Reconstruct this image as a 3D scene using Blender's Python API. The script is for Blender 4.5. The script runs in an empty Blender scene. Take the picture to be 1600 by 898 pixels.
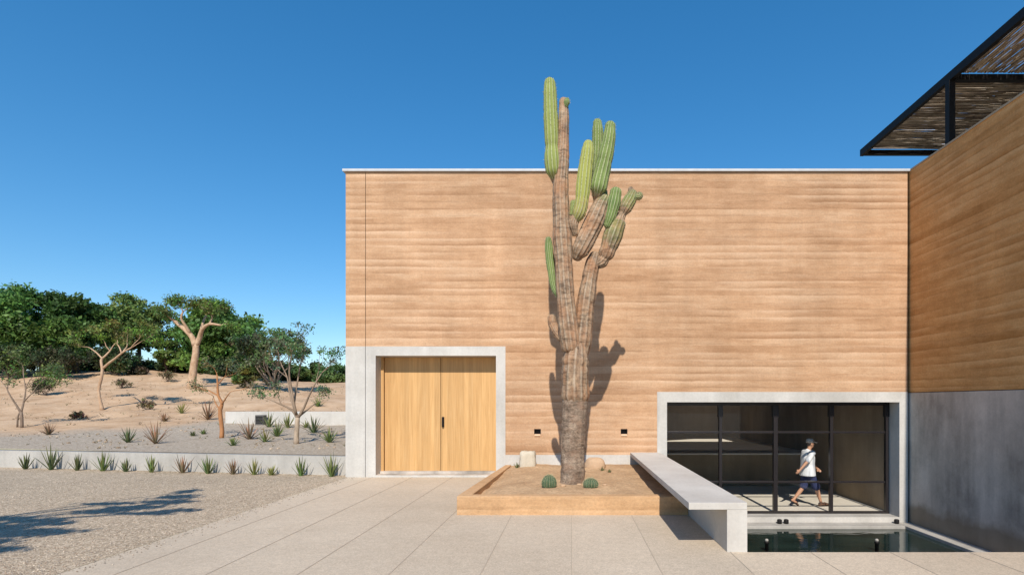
import bpy, math, random
import numpy as np
from mathutils import Vector, Matrix, noise as mnoise

# ------------------------------------------------------------------ camera, sky, sun, exposure
sc = bpy.context.scene
col = sc.collection
F = 854.1          # focal length in pixels of the 1600 px wide photograph
EYE = 1.78
cam = bpy.data.cameras.new('camera'); cam_ob = bpy.data.objects.new('camera', cam); col.objects.link(cam_ob)
cam_ob.location = (0, 0, EYE); cam_ob.rotation_euler = (math.radians(90), 0, 0)
cam.sensor_width = 36; cam.lens = F/1600*36
cam.shift_x = -93/1600; cam.shift_y = 179/1600
cam.clip_end = 6000; cam.clip_start = 0.05
sc.camera = cam_ob

SUN_EL, SUN_AZ = 41.2, 0.7          # degrees; azimuth: a touch right of straight behind the camera
w = bpy.data.worlds.new('World'); sc.world = w; w.use_nodes = True
wn = w.node_tree.nodes; wn.clear()
bg = wn.new('ShaderNodeBackground'); sky = wn.new('ShaderNodeTexSky'); wo = wn.new('ShaderNodeOutputWorld')
sky.sky_type = 'NISHITA'; sky.sun_disc = False
sky.sun_elevation = math.radians(SUN_EL); sky.sun_rotation = math.radians(180-SUN_AZ)
sky.air_density = 1.0; sky.dust_density = 0.0; sky.ozone_density = 5.0; sky.altitude = 0
bg.inputs[1].default_value = 0.148
hs = wn.new('ShaderNodeHueSaturation'); hs.inputs['Saturation'].default_value = 1.42; hs.inputs['Hue'].default_value = 0.4985; hs.inputs['Value'].default_value = 1.25
gm_ = wn.new('ShaderNodeGamma'); gm_.inputs[1].default_value = 0.78
w.node_tree.links.new(sky.outputs[0], gm_.inputs[0]); w.node_tree.links.new(gm_.outputs[0], hs.inputs['Color']); w.node_tree.links.new(hs.outputs[0], bg.inputs[0]); w.node_tree.links.new(bg.outputs[0], wo.inputs[0])

sl = bpy.data.lights.new('sun', 'SUN'); sl.energy = 4.5; sl.angle = math.radians(0.5); sl.color = (1.0, 0.93, 0.83)
sun = bpy.data.objects.new('sun', sl); col.objects.link(sun)
e, a = math.radians(SUN_EL), math.radians(SUN_AZ)
sun.rotation_euler = Vector((-math.sin(a)*math.cos(e), math.cos(a)*math.cos(e), -math.sin(e))).to_track_quat('-Z', 'Y').to_euler()
sun.location = (0, -20, 30)
vs = sc.view_settings
vs.view_transform = 'Standard'; vs.look = 'None'; vs.gamma = 1; vs.use_curve_mapping = False; vs.exposure = 0.22

# ------------------------------------------------------------------ helpers
def at(px, py, d):
    "point seen at photo pixel (px, py) when it stands d metres in front of the camera"
    return Vector(((px-893)*d/F, d, EYE-(py-628)*d/F))

class MB:
    def __init__(s): s.v=[]; s.f=[]; s.t=[]
    def add(s, vs, fs, tint=None):
        b=len(s.v); s.v.extend([tuple(p) for p in vs]); s.f.extend([tuple(i+b for i in f) for f in fs])
        if tint is None: tint=(0.5,0.5,0.5)
        if len(vs) and hasattr(tint[0],'__len__'): s.t.extend(tint)
        else: s.t.extend([tint]*len(vs))
        return s
    def box(s, x0,x1,y0,y1,z0,z1, tint=None):
        return s.add([(x0,y0,z0),(x1,y0,z0),(x1,y1,z0),(x0,y1,z0),(x0,y0,z1),(x1,y0,z1),(x1,y1,z1),(x0,y1,z1)],
              [(3,2,1,0),(4,5,6,7),(0,1,5,4),(1,2,6,5),(2,3,7,6),(3,0,4,7)], tint)
    def prism(s, poly, z0, z1):
        n=len(poly)
        return s.add([(x,y,z0) for x,y in poly]+[(x,y,z1) for x,y in poly],
            [tuple(range(n-1,-1,-1)), tuple(range(n,2*n))]+[(i,(i+1)%n,n+(i+1)%n,n+i) for i in range(n)])
    def cells(s, us, vs_, filled, fmap, depth0, depth1):
        "a wall cut into cells, the empty ones are openings; fmap(u, depth, v) gives the point"
        nu,nv=len(us)-1,len(vs_)-1
        F_=lambda i,j: 0<=i<nu and 0<=j<nv and filled(0.5*(us[i]+us[i+1]),0.5*(vs_[j]+vs_[j+1]))
        for i in range(nu):
            for j in range(nv):
                if not F_(i,j): continue
                a,b,c,d=us[i],us[i+1],vs_[j],vs_[j+1]
                q=lambda u,dd,v: fmap(u,dd,v)
                s.add([q(a,depth0,c),q(b,depth0,c),q(b,depth0,d),q(a,depth0,d)],[(0,1,2,3)])
                s.add([q(a,depth1,c),q(b,depth1,c),q(b,depth1,d),q(a,depth1,d)],[(3,2,1,0)])
                if not F_(i-1,j): s.add([q(a,depth0,c),q(a,depth1,c),q(a,depth1,d),q(a,depth0,d)],[(3,2,1,0)])
                if not F_(i+1,j): s.add([q(b,depth0,c),q(b,depth1,c),q(b,depth1,d),q(b,depth0,d)],[(0,1,2,3)])
                if not F_(i,j-1): s.add([q(a,depth0,c),q(b,depth0,c),q(b,depth1,c),q(a,depth1,c)],[(3,2,1,0)])
                if not F_(i,j+1): s.add([q(a,depth0,d),q(b,depth0,d),q(b,depth1,d),q(a,depth1,d)],[(0,1,2,3)])
        return s
    def tube(s, pts, rad, n=7, tint=None, cap=True):
        "round tapering tube; a radius may be a (side, front) pair"
        pts=[Vector(p) for p in pts]; m=len(pts)
        if m<2: return s
        tg=[]
        for i in range(m):
            t=(pts[min(i+1,m-1)]-pts[max(i-1,0)])
            tg.append(t.normalized() if t.length>1e-9 else Vector((0,0,1)))
        ref=Vector((0,1,0)) if abs(tg[0].y)<0.9 else Vector((1,0,0))
        u=(ref-tg[0]*ref.dot(tg[0])).normalized()
        V=[]; Fc=[]
        for i in range(m):
            u=(u-tg[i]*u.dot(tg[i])).normalized(); v_=tg[i].cross(u)
            r=rad[i]; ra,rb=(r if isinstance(r,tuple) else (r,r))
            for k in range(n):
                an=2*math.pi*k/n
                V.append(pts[i]+u*(ra*math.cos(an))+v_*(rb*math.sin(an)))
        for i in range(m-1):
            for k in range(n):
                k2=(k+1)%n
                Fc.append((i*n+k,i*n+k2,(i+1)*n+k2,(i+1)*n+k))
        if cap:
            Fc.append(tuple(range(n-1,-1,-1))); Fc.append(tuple((m-1)*n+k for k in range(n)))
        return s.add(V,Fc,tint)
    def lathe(s, c, prof, n=16, tint=None):
        V=[];Fc=[]
        for r,z in prof:
            for k in range(n):
                an=2*math.pi*k/n; V.append((c[0]+r*math.cos(an),c[1]+r*math.sin(an),c[2]+z))
        for i in range(len(prof)-1):
            for k in range(n):
                k2=(k+1)%n; Fc.append((i*n+k,i*n+k2,(i+1)*n+k2,(i+1)*n+k))
        Fc.append(tuple(range(n-1,-1,-1))); Fc.append(tuple((len(prof)-1)*n+k for k in range(n)))
        return s.add(V,Fc,tint)
    def build(s, name, mat, parent=None, smooth=False, bevel=0, seg=2):
        me=bpy.data.meshes.new(name); me.from_pydata(s.v,[],s.f); me.update()
        at_=me.color_attributes.new('tint','FLOAT_COLOR','POINT')
        arr=np.ones((len(s.v),4),dtype=np.float32); arr[:,:3]=np.array(s.t,dtype=np.float32).reshape(-1,3)
        at_.data.foreach_set('color',arr.ravel())
        if smooth: me.polygons.foreach_set('use_smooth',[True]*len(me.polygons))
        me.materials.append(mat)
        o=bpy.data.objects.new(name,me); col.objects.link(o)
        if parent: adopt(o,parent)
        if bevel:
            b=o.modifiers.new('bevel','BEVEL'); b.width=bevel; b.segments=seg; b.limit_method='ANGLE'; b.angle_limit=math.radians(50)
        return o

def world_loc(o):
    v=Vector(o.location); p=o.parent
    return v
def adopt(o, p):
    o.parent=p
    acc=Vector((0,0,0)); q=p
    while q: acc+=Vector(q.location); q=q.parent
    # children that are meshes keep their vertices in world coordinates
    q=p
    o.matrix_parent_inverse=Matrix.Translation(-acc)
def tag(o, label=None, cat=None, group=None, kind=None):
    if label: o['label']=label
    if cat: o['category']=cat
    if group: o['group']=group
    if kind: o['kind']=kind
    return o
def thing(name, label, cat, loc, group=None):
    o=bpy.data.objects.new(name,None); col.objects.link(o); o.location=loc; o.empty_display_size=0.2
    return tag(o,label,cat,group)
def struct(o): o['kind']='structure'; return o
def dup(root, loc, label=None):
    r=root.copy(); col.objects.link(r); r.location=loc
    if label: r['label']=label
    for ch in list(root.children):
        c=ch.copy(); mi=ch.matrix_parent_inverse.copy(); col.objects.link(c); c.parent=r; c.matrix_parent_inverse=mi
        for g in ch.children:
            d=g.copy(); col.objects.link(d); d.parent=c
    return r

# ------------------------------------------------------------------ materials
class NT:
    def __init__(s,name):
        s.m=bpy.data.materials.new(name); s.m.use_nodes=True; s.t=s.m.node_tree; s.t.nodes.clear()
        s.out=s.n('ShaderNodeOutputMaterial'); s.bs=s.n('ShaderNodeBsdfPrincipled'); s.l(s.bs.outputs[0],s.out.inputs[0])
        s.tc=s.n('ShaderNodeTexCoord')
    def n(s,k,**kw):
        x=s.t.nodes.new(k)
        for a,b in kw.items(): setattr(x,a,b)
        return x
    def l(s,a,b): s.t.links.new(a,b)
    def map(s, scale=(1,1,1), rot=(0,0,0), src=None):
        m=s.n('ShaderNodeMapping'); m.inputs['Scale'].default_value=scale; m.inputs['Rotation'].default_value=rot
        s.l(src or s.tc.outputs['Object'],m.inputs[0]); return m.outputs[0]
    def noise(s, vec, scale=1, detail=4, rough=0.5, dist=0):
        x=s.n('ShaderNodeTexNoise'); s.l(vec,x.inputs['Vector']); x.inputs['Scale'].default_value=scale
        x.inputs['Detail'].default_value=detail; x.inputs['Roughness'].default_value=rough; x.inputs['Distortion'].default_value=dist
        return x.outputs['Fac']
    def ramp(s, fac, stops, interp='LINEAR'):
        r=s.n('ShaderNodeValToRGB'); r.color_ramp.interpolation=interp
        el=r.color_ramp.elements
        while len(el)<len(stops): el.new(0.5)
        for x,(p,c) in zip(el,stops):
            x.position=p; x.color=(*c,1) if hasattr(c,'__len__') else (c,c,c,1)
        s.l(fac,r.inputs[0]); return r.outputs[0]
    def mix(s, fac, a, b, mode='MIX'):
        x=s.n('ShaderNodeMix',data_type='RGBA',blend_type=mode)
        for sock,v in ((x.inputs[0],fac),(x.inputs[6],a),(x.inputs[7],b)):
            if isinstance(v,(int,float)): sock.default_value=v
            elif isinstance(v,tuple): sock.default_value=(*v,1)
            else: s.l(v,sock)
        return x.outputs[2]
    def math(s,op,a,b=0.0):
        x=s.n('ShaderNodeMath',operation=op)
        for sock,v in ((x.inputs[0],a),(x.inputs[1],b)):
            if isinstance(v,(int,float)): sock.default_value=v
            else: s.l(v,sock)
        return x.outputs[0]
    def attr(s,name='tint'):
        x=s.n('ShaderNodeAttribute',attribute_name=name); return x
    def bump(s,h,strength=0.3,dist=0.02):
        b=s.n('ShaderNodeBump'); b.inputs['Strength'].default_value=strength; b.inputs['Distance'].default_value=dist
        s.l(h,b.inputs['Height']); s.l(b.outputs[0],s.bs.inputs['Normal']); return b
    def fin(s,colr,rough=0.8,metal=0.0,spec=0.3):
        if isinstance(colr,tuple): s.bs.inputs['Base Color'].default_value=(*colr,1)
        else: s.l(colr,s.bs.inputs['Base Color'])
        if isinstance(rough,(int,float)): s.bs.inputs['Roughness'].default_value=rough
        else: s.l(rough,s.bs.inputs['Roughness'])
        s.bs.inputs['Metallic'].default_value=metal
        s.bs.inputs['Specular IOR Level'].default_value=spec
        return s.m

def rammed(name, dark, mid, light, contrast=1.0):
    "lifts of tamped earth about 19 cm thick: uneven joints, pale tops, gritty bottoms, blotches and pits"
    t=NT(name)
    sep=t.n('ShaderNodeSeparateXYZ'); t.l(t.tc.outputs['Object'],sep.inputs[0])
    z=t.math('ADD',sep.outputs[2],t.math('MULTIPLY',t.noise(t.map((0.30,0.30,0.3)),1,3,0.5),0.11))
    z=t.math('ADD',z,t.math('MULTIPLY',t.noise(t.map((1.5,1.5,2.0)),1,3,0.55),0.038))
    z=t.math('ADD',z,t.math('MULTIPLY',t.noise(t.map((7,7,9)),1,4,0.6),0.030))
    zz=t.math('MULTIPLY',z,5.9); lift=t.math('FLOOR',zz); ph=t.math('FRACT',zz)
    wl=t.n('ShaderNodeTexWhiteNoise',noise_dimensions='1D'); t.l(lift,wl.inputs['W'])
    wl2=t.n('ShaderNodeTexWhiteNoise',noise_dimensions='1D'); t.l(t.math('ADD',lift,71.3),wl2.inputs['W'])
    # blotches stretched along the wall, shifted from lift to lift
    cmb=t.n('ShaderNodeCombineXYZ')
    sh=t.math('MULTIPLY',wl2.outputs[0],17.0)
    t.l(t.math('ADD',t.math('MULTIPLY',sep.outputs[0],0.55),sh),cmb.inputs[0]); t.l(t.math('ADD',t.math('MULTIPLY',sep.outputs[1],0.55),sh),cmb.inputs[1]); t.l(t.math('MULTIPLY',z,3.4),cmb.inputs[2])
    n1=t.noise(cmb.outputs[0],1,6,0.66)
    iso=t.noise(t.map((5,5,6)),1,6,0.72)
    f=t.math('ADD',t.math('ADD',t.math('MULTIPLY',n1,0.62),t.math('MULTIPLY',iso,0.26)),t.math('MULTIPLY',wl.outputs[0],0.12))
    base=t.ramp(f,[(0.34,dark),(0.5,mid),(0.66,light)])
    # pale tamped tops, in broken runs
    run=t.ramp(t.noise(t.map((0.33,0.33,2.6)),1,5,0.62),[(0.46,0.0),(0.60,1.0)])
    top=t.math('MULTIPLY',t.ramp(ph,[(0.0,0.0),(0.45,0.12),(0.88,1.0),(0.97,0.6),(1.0,0.0)]),run)
    c=t.mix(t.math('MULTIPLY',top,0.60*contrast),base,tuple(min(1,k*v) for k,v in zip((1.12,1.17,1.24),light)))
    # gritty darker bottoms, broken too
    run2=t.ramp(t.noise(t.map((0.6,0.6,2.2)),1.3,4,0.6),[(0.42,0.0),(0.60,1.0)])
    ed=t.ramp(ph,[(0.0,0.7),(0.06,1.0),(0.32,0.0),(1.0,0.0)])
    c=t.mix(t.math('MULTIPLY',t.math('MULTIPLY',ed,run2),0.32*contrast),c,tuple(x*0.72 for x in dark))
    big=t.ramp(t.noise(t.map((0.42,0.42,0.55)),1,4,0.55),[(0.33,0.90),(0.67,1.08)])
    c=t.mix(1.0,c,big,'MULTIPLY')
    vst=t.ramp(t.noise(t.map((1.6,1.6,0.12)),1,4,0.6),[(0.35,0.93),(0.65,1.05)])
    c=t.mix(1.0,c,vst,'MULTIPLY')
    gr=t.ramp(t.noise(t.map((24,24,26)),1,4,0.75),[(0.3,0.86),(0.7,1.12)])
    c=t.mix(1.0,c,gr,'MULTIPLY')
    pv=t.n('ShaderNodeTexVoronoi'); t.l(t.map((13,13,16)),pv.inputs['Vector']); pv.inputs['Scale'].default_value=1; pv.inputs['Randomness'].default_value=1.0
    pit=t.math('MULTIPLY',t.ramp(pv.outputs['Distance'],[(0.05,1.0),(0.14,0.0)]),t.ramp(t.noise(t.map((1.1,1.1,3)),1,3),[(0.48,0.0),(0.62,1.0)]))
    c=t.mix(t.math('MULTIPLY',pit,0.45),c,tuple(x*0.55 for x in dark))
    # thin vertical lines of the shutter boards every 1.2 m
    bx=t.math('FRACT',t.math('DIVIDE',t.math('ADD',t.math('ADD',sep.outputs[0],sep.outputs[1]),50.35),1.22))
    bl=t.math('MULTIPLY',t.ramp(bx,[(0.0,1.0),(0.008,0.0),(1.0,0.0)]),t.ramp(t.noise(t.map((0.4,0.4,0.9)),1,3),[(0.5,0.0),(0.62,1.0)]))
    c=t.mix(t.math('MULTIPLY',bl,0.22),c,tuple(x*0.6 for x in dark))
    h=t.math('ADD',t.math('MULTIPLY',iso,1.0),t.math('MULTIPLY',t.noise(t.map((38,38,38)),1,3,0.7),0.4))
    h=t.math('SUBTRACT',t.math('SUBTRACT',h,t.math('MULTIPLY',t.math('MULTIPLY',ed,run2),0.7)),t.math('MULTIPLY',pit,0.8))
    t.bump(h,0.5,0.014)
    return t.fin(c,0.95,0,0.12)

def concrete(name, lo, hi, streak=0.12, stain=0.0):
    t=NT(name)
    n=t.noise(t.map((0.9,0.9,0.9)),1,6,0.62)
    c=t.ramp(n,[(0.32,lo),(0.66,hi)])
    st=t.ramp(t.noise(t.map((2.2,2.2,0.25)),1,4,0.6),[(0.32,1-streak),(0.6,1.0+streak*0.4)])
    c=t.mix(1.0,c,st,'MULTIPLY')
    fine=t.ramp(t.noise(t.map((22,22,22)),1,5,0.72),[(0.3,0.92),(0.7,1.06)])
    c=t.mix(1.0,c,fine,'MULTIPLY')
    if stain:
        m_=t.ramp(t.noise(t.map((1.1,1.1,0.8)),1.0,6,0.68),[(0.36,1-stain),(0.5,1.0),(0.66,1+stain*0.55)])
        c=t.mix(1.0,c,m_,'MULTIPLY')
        sep=t.n('ShaderNodeSeparateXYZ'); t.l(t.tc.outputs['Object'],sep.inputs[0])
        low=t.math('ADD',t.math('ADD',sep.outputs[2],1.0),t.math('MULTIPLY',t.noise(t.map((1.4,1.4,1.4)),1,4,0.6),-0.55))
        c=t.mix(t.ramp(low,[(0.0,0.75),(0.22,0.0)]),c,(0.20,0.155,0.10))
    holes=t.n('ShaderNodeTexVoronoi'); t.l(t.map((9,9,9)),holes.inputs['Vector']); holes.inputs['Scale'].default_value=1
    pin=t.ramp(holes.outputs['Distance'],[(0.03,0.62),(0.07,1.0)])
    c=t.mix(0.6,c,t.mix(1.0,c,pin,'MULTIPLY'))
    t.bump(t.noise(t.map((14,14,14)),1,5,0.7),0.18,0.01)
    return t.fin(c,0.78,0,0.25)

M={}
M['rammed']=rammed('rammed earth',(0.375,0.210,0.113),(0.49,0.296,0.171),(0.59,0.392,0.248))
M['rammed_wing']=rammed('rammed earth, darker mix',(0.44,0.21,0.068),(0.61,0.32,0.12),(0.72,0.43,0.19),0.9)  # front wall's earth, recoloured with the shaded wing's warm bounce light
M['rammed_planter']=rammed('rammed earth of the planter',(0.42,0.245,0.125),(0.52,0.315,0.165),(0.59,0.38,0.215),0.7)
M['concrete']=concrete('pale cast concrete',(0.46,0.435,0.395),(0.57,0.545,0.505),0.10)
M['concrete_bench']=concrete('smooth bench concrete',(0.47,0.435,0.39),(0.57,0.54,0.495),0.05)
M['concrete_dark']=concrete('grey cast concrete',(0.42,0.365,0.31),(0.58,0.515,0.45),0.24,0.26)
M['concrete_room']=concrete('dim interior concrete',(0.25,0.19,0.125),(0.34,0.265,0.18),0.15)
M['concrete_kerb']=concrete('kerb concrete',(0.36,0.335,0.30),(0.46,0.435,0.395),0.14)

M['room_floor']=concrete('pale polished floor',(0.66,0.61,0.52),(0.74,0.69,0.60),0.05)
def simple(name,c,rough=0.6,metal=0,spec=0.3,var=0.08,scale=6):
    t=NT(name); n=t.noise(t.map((scale,)*3),1,4,0.6)
    k=t.ramp(n,[(0.3,tuple(x*(1-var) for x in c)),(0.7,tuple(min(1,x*(1+var)) for x in c))])
    return t.fin(k,rough,metal,spec)
M['cap']=simple('pale metal flashing',(0.47,0.48,0.49),0.5,0,0.4)
M['wing_cap']=simple('sand coloured coping',(0.40,0.31,0.20),0.7)
M['steel']=simple('black painted steel',(0.010,0.009,0.009),0.6,0,0.2)
M['steel_win']=simple('dark bronze steel',(0.030,0.025,0.026),0.32,0.3,0.5)
M['lightbox']=simple('dark lamp recess',(0.02,0.014,0.012),0.5)
M['lip']=simple('lamp sill',(0.66,0.44,0.28),0.7)
M['rock_pale']=concrete('pale limestone',(0.44,0.38,0.28),(0.56,0.50,0.40),0.1)
M['rock_tan']=concrete('tan sandstone',(0.42,0.27,0.16),(0.53,0.37,0.24),0.1)

def m_wood():
    t=NT('oiled oak planks')
    sep=t.n('ShaderNodeSeparateXYZ'); t.l(t.tc.outputs['Object'],sep.inputs[0])
    pl=t.math('FLOOR',t.math('MULTIPLY',t.math('ADD',sep.outputs[0],10.0),9.5))
    wn_=t.n('ShaderNodeTexWhiteNoise',noise_dimensions='1D'); t.l(pl,wn_.inputs['W'])
    cmb=t.n('ShaderNodeCombineXYZ')
    t.l(t.math('MULTIPLY',sep.outputs[0],26.0),cmb.inputs[0]); t.l(t.math('MULTIPLY',wn_.outputs[0],37.0),cmb.inputs[1]); t.l(t.math('MULTIPLY',sep.outputs[2],1.1),cmb.inputs[2])
    g=t.noise(cmb.outputs[0],1,5,0.6,0.6)
    c=t.ramp(g,[(0.25,(0.46,0.258,0.098)),(0.5,(0.555,0.325,0.132)),(0.75,(0.63,0.39,0.175))])
    k=t.ramp(wn_.outputs[0],[(0,0.90),(1,1.06)])
    c=t.mix(1.0,c,k,'MULTIPLY')
    fr=t.math('FRACT',t.math('MULTIPLY',t.math('ADD',sep.outputs[0],10.0),9.5))
    ln=t.ramp(fr,[(0.0,0.80),(0.025,1.0),(1.0,1.0)])
    c=t.mix(1.0,c,ln,'MULTIPLY')
    t.bump(g,0.1,0.004)
    return t.fin(c,0.55,0,0.3)
M['wood']=m_wood()

def m_paving():
    t=NT('exposed aggregate paving')
    n=t.noise(t.map((0.5,0.5,0.5)),1,5,0.6)
    c=t.ramp(n,[(0.3,(0.51,0.415,0.31)),(0.7,(0.585,0.485,0.37))])
    sp=t.n('ShaderNodeTexVoronoi'); t.l(t.map((75,75,75)),sp.inputs['Vector']); sp.inputs['Scale'].default_value=1
    hue=t.ramp(sp.outputs['Color'],[(0.15,0.72),(0.6,1.0),(0.95,1.22)])
    c=t.mix(0.55,c,t.mix(1.0,c,hue,'MULTIPLY'))
    gr=t.ramp(t.noise(t.map((9,9,9)),1,4,0.65),[(0.3,0.93),(0.7,1.05)])
    c=t.mix(1.0,c,gr,'MULTIPLY')
    stn=t.ramp(t.noise(t.map((0.22,0.22,0.22)),1,6,0.7),[(0.30,0.90),(0.5,1.0),(0.72,1.05)])
    c=t.mix(1.0,c,stn,'MULTIPLY')
    # each slab poured a little different
    sep=t.n('ShaderNodeSeparateXYZ'); t.l(t.tc.outputs['Object'],sep.inputs[0])
    ix=t.math('FLOOR',t.math('DIVIDE',sep.outputs[0],0.945)); 
    w1=t.n('ShaderNodeTexWhiteNoise',noise_dimensions='1D'); t.l(ix,w1.inputs['W'])
    c=t.mix(1.0,c,t.ramp(w1.outputs[0],[(0,0.95),(1,1.035)]),'MULTIPLY')
    t.bump(t.noise(t.map((90,90,90)),1,3,0.7),0.25,0.004)
    return t.fin(c,0.85,0,0.2)
M['paving']=m_paving()
M['joint']=simple('paving joint',(0.42,0.35,0.27),0.9)

def m_gravel(name, a, b, sc_=38):
    t=NT(name)
    v=t.n('ShaderNodeTexVoronoi'); t.l(t.map((sc_,)*3),v.inputs['Vector']); v.inputs['Scale'].default_value=1
    v2=t.n('ShaderNodeTexVoronoi'); t.l(t.map((sc_*0.37,)*3),v2.inputs['Vector']); v2.inputs['Scale'].default_value=1
    c=t.ramp(v.outputs['Color'],[(0.1,tuple(x*0.62 for x in a)),(0.45,a),(0.75,b),(0.95,tuple(min(1,x*1.35) for x in b))])
    c2=t.ramp(v2.outputs['Color'],[(0.1,0.72),(0.6,1.0),(0.95,1.18)])
    c=t.mix(0.7,c,t.mix(1.0,c,c2,'MULTIPLY'))
    big=t.ramp(t.noise(t.map((0.45,0.45,0.45)),1,5,0.6),[(0.3,0.90),(0.7,1.08)])
    c=t.mix(1.0,c,big,'MULTIPLY')
    h=t.math('ADD',t.math('MULTIPLY',v.outputs['Distance'],-1.0),t.math('MULTIPLY',v2.outputs['Distance'],-1.5))
    t.bump(h,0.35,0.015)
    return t.fin(c,0.92,0,0.15)
M['gravel']=m_gravel('beige gravel',(0.42,0.325,0.225),(0.52,0.42,0.31),55)

def m_terrain():
    t=NT('desert ground')
    at_=t.attr(); 
    sepc=t.n('ShaderNodeSeparateColor'); t.l(at_.outputs['Color'],sepc.inputs[0])
    v=t.n('ShaderNodeTexVoronoi'); t.l(t.map((22,22,22)),v.inputs['Vector']); v.inputs['Scale'].default_value=1
    gr=t.ramp(v.outputs['Color'],[(0.1,(0.30,0.24,0.18)),(0.5,(0.39,0.32,0.245)),(0.9,(0.49,0.415,0.33))])
    n=t.noise(t.map((0.8,0.8,1.6)),1,6,0.65)
    sand=t.ramp(n,[(0.28,(0.38,0.235,0.135)),(0.5,(0.51,0.345,0.215)),(0.72,(0.60,0.43,0.285))])
    fac=t.math('ADD',sepc.outputs[0],t.math('MULTIPLY',t.math('SUBTRACT',t.noise(t.map((0.6,0.6,0.6)),1,4,0.6),0.5),0.7))
    fac=t.ramp(fac,[(0.35,0.0),(0.65,1.0)])
    c=t.mix(fac,gr,sand)
    deb=t.ramp(t.noise(t.map((3.0,3.0,3.0)),1,5,0.7),[(0.60,0.0),(0.72,0.55)])
    c=t.mix(deb,c,(0.16,0.10,0.065))
    t.bump(t.noise(t.map((5,5,5)),1,6,0.7),0.5,0.08)
    return t.fin(c,0.95,0,0.1)
M['terrain']=m_terrain()
M['soil']=None
def m_soil():
    t=NT('sandy planter soil')
    n=t.noise(t.map((2.0,2.0,2.0)),1,6,0.65)
    c=t.ramp(n,[(0.3,(0.38,0.24,0.135)),(0.7,(0.54,0.37,0.22))])
    v=t.n('ShaderNodeTexVoronoi'); t.l(t.map((30,30,30)),v.inputs['Vector']); v.inputs['Scale'].default_value=1
    c=t.mix(1.0,c,t.ramp(v.outputs['Color'],[(0.1,0.82),(0.9,1.12)]),'MULTIPLY')
    t.bump(t.noise(t.map((18,18,18)),1,5,0.7),0.6,0.02)
    return t.fin(c,0.95,0,0.1)
M['soil']=m_soil()

def m_leaf(name, rough=0.55, trans=0.25):
    "leaf colour comes from the tint of each leaf"
    t=NT(name); a_=t.attr()
    var=t.ramp(t.noise(t.map((1.3,1.3,1.3)),1,3,0.6),[(0.3,0.75),(0.7,1.3)])
    c=t.mix(1.0,a_.outputs['Color'],var,'MULTIPLY')
    t.fin(c,rough,0,0.3)
    tr=t.n('ShaderNodeBsdfTranslucent'); t.l(c,tr.inputs[0])
    mx=t.n('ShaderNodeMixShader'); mx.inputs[0].default_value=trans
    t.l(t.bs.outputs[0],mx.inputs[1]); t.l(tr.outputs[0],mx.inputs[2]); t.l(mx.outputs[0],t.out.inputs[0])
    return t.m
M['leaf']=m_leaf('leaves')
M['succulent']=m_leaf('aloe blades',0.45,0.05)
def m_bark(name, lo, hi, sc_=7):
    t=NT(name); a_=t.attr()
    n=t.noise(t.map((sc_,sc_,sc_*0.5)),1,5,0.65)
    c=t.ramp(n,[(0.3,lo),(0.7,hi)])
    c=t.mix(1.0,c,a_.outputs['Color'],'MULTIPLY')
    c=t.mix(1.0,c,(2.0,2.0,2.0),'MULTIPLY')
    t.bump(n,0.4,0.02)
    return t.fin(c,0.85,0,0.2)
M['bark_pale']=m_bark('pale peeling bark',(0.36,0.22,0.13),(0.56,0.40,0.27))
M['bark_grey']=m_bark('grey bark',(0.19,0.15,0.115),(0.34,0.28,0.22))
M['bark_orange']=m_bark('orange bark',(0.30,0.13,0.055),(0.45,0.22,0.10))
M['bark_dark']=m_bark('dark bark',(0.06,0.043,0.035),(0.13,0.10,0.08))

def m_cactus():
    t=NT('ribbed cactus skin'); a_=t.attr(); sp=t.n('ShaderNodeSeparateColor'); t.l(a_.outputs['Color'],sp.inputs[0])
    rib,age,var=sp.outputs[0],sp.outputs[1],sp.outputs[2]
    n=t.noise(t.map((4,4,3)),1,5,0.65)
    nf=t.noise(t.map((30,30,16)),1,4,0.7)
    green=t.ramp(n,[(0.3,(0.10,0.155,0.045)),(0.7,(0.185,0.245,0.07))])
    yel=t.mix(var,green,(0.36,0.36,0.08))
    spine=t.math('MULTIPLY',t.ramp(rib,[(0.80,0.0),(0.97,1.0)]),0.75)
    green2=t.mix(spine,yel,(0.40,0.42,0.24))
    brown=t.ramp(n,[(0.25,(0.15,0.10,0.07)),(0.5,(0.30,0.195,0.12)),(0.75,(0.44,0.32,0.21))])
    brown=t.mix(1.0,brown,t.ramp(nf,[(0.3,0.62),(0.7,1.3)]),'MULTIPLY')
    brown=t.mix(t.math('MULTIPLY',spine,0.75),brown,(0.44,0.36,0.27))
    rust=t.ramp(t.noise(t.map((3,3,1.6)),1.7,4,0.6),[(0.45,0.0),(0.65,0.8)])
    brown=t.mix(rust,brown,(0.36,0.185,0.095))
    bands=t.ramp(t.noise(t.map((4.5,4.5,15)),1,5,0.7,0.5),[(0.34,0.42),(0.5,1.0),(0.7,1.15)])
    brown=t.mix(1.0,brown,bands,'MULTIPLY')
    af=t.math('ADD',age,t.math('MULTIPLY',t.math('SUBTRACT',nf,0.5),0.45))
    af=t.ramp(af,[(0.35,0.0),(0.65,1.0)])
    c=t.mix(af,green2,brown)
    t.bump(t.math('ADD',nf,n),0.5,0.015)
    return t.fin(c,0.7,0,0.25)
M['cactus']=m_cactus()
def m_barrel():
    t=NT('barrel cactus skin'); a_=t.attr(); sp=t.n('ShaderNodeSeparateColor'); t.l(a_.outputs['Color'],sp.inputs[0])
    n=t.noise(t.map((14,14,14)),1,4,0.65)
    c=t.ramp(n,[(0.3,(0.05,0.085,0.045)),(0.7,(0.09,0.13,0.065))])
    c=t.mix(t.math('MULTIPLY',t.ramp(sp.outputs[0],[(0.86,0.0),(0.98,1.0)]),0.45),c,(0.26,0.25,0.15))
    t.bump(n,0.3,0.01); return t.fin(c,0.6,0,0.25)
M['barrel']=m_barrel()
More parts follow.
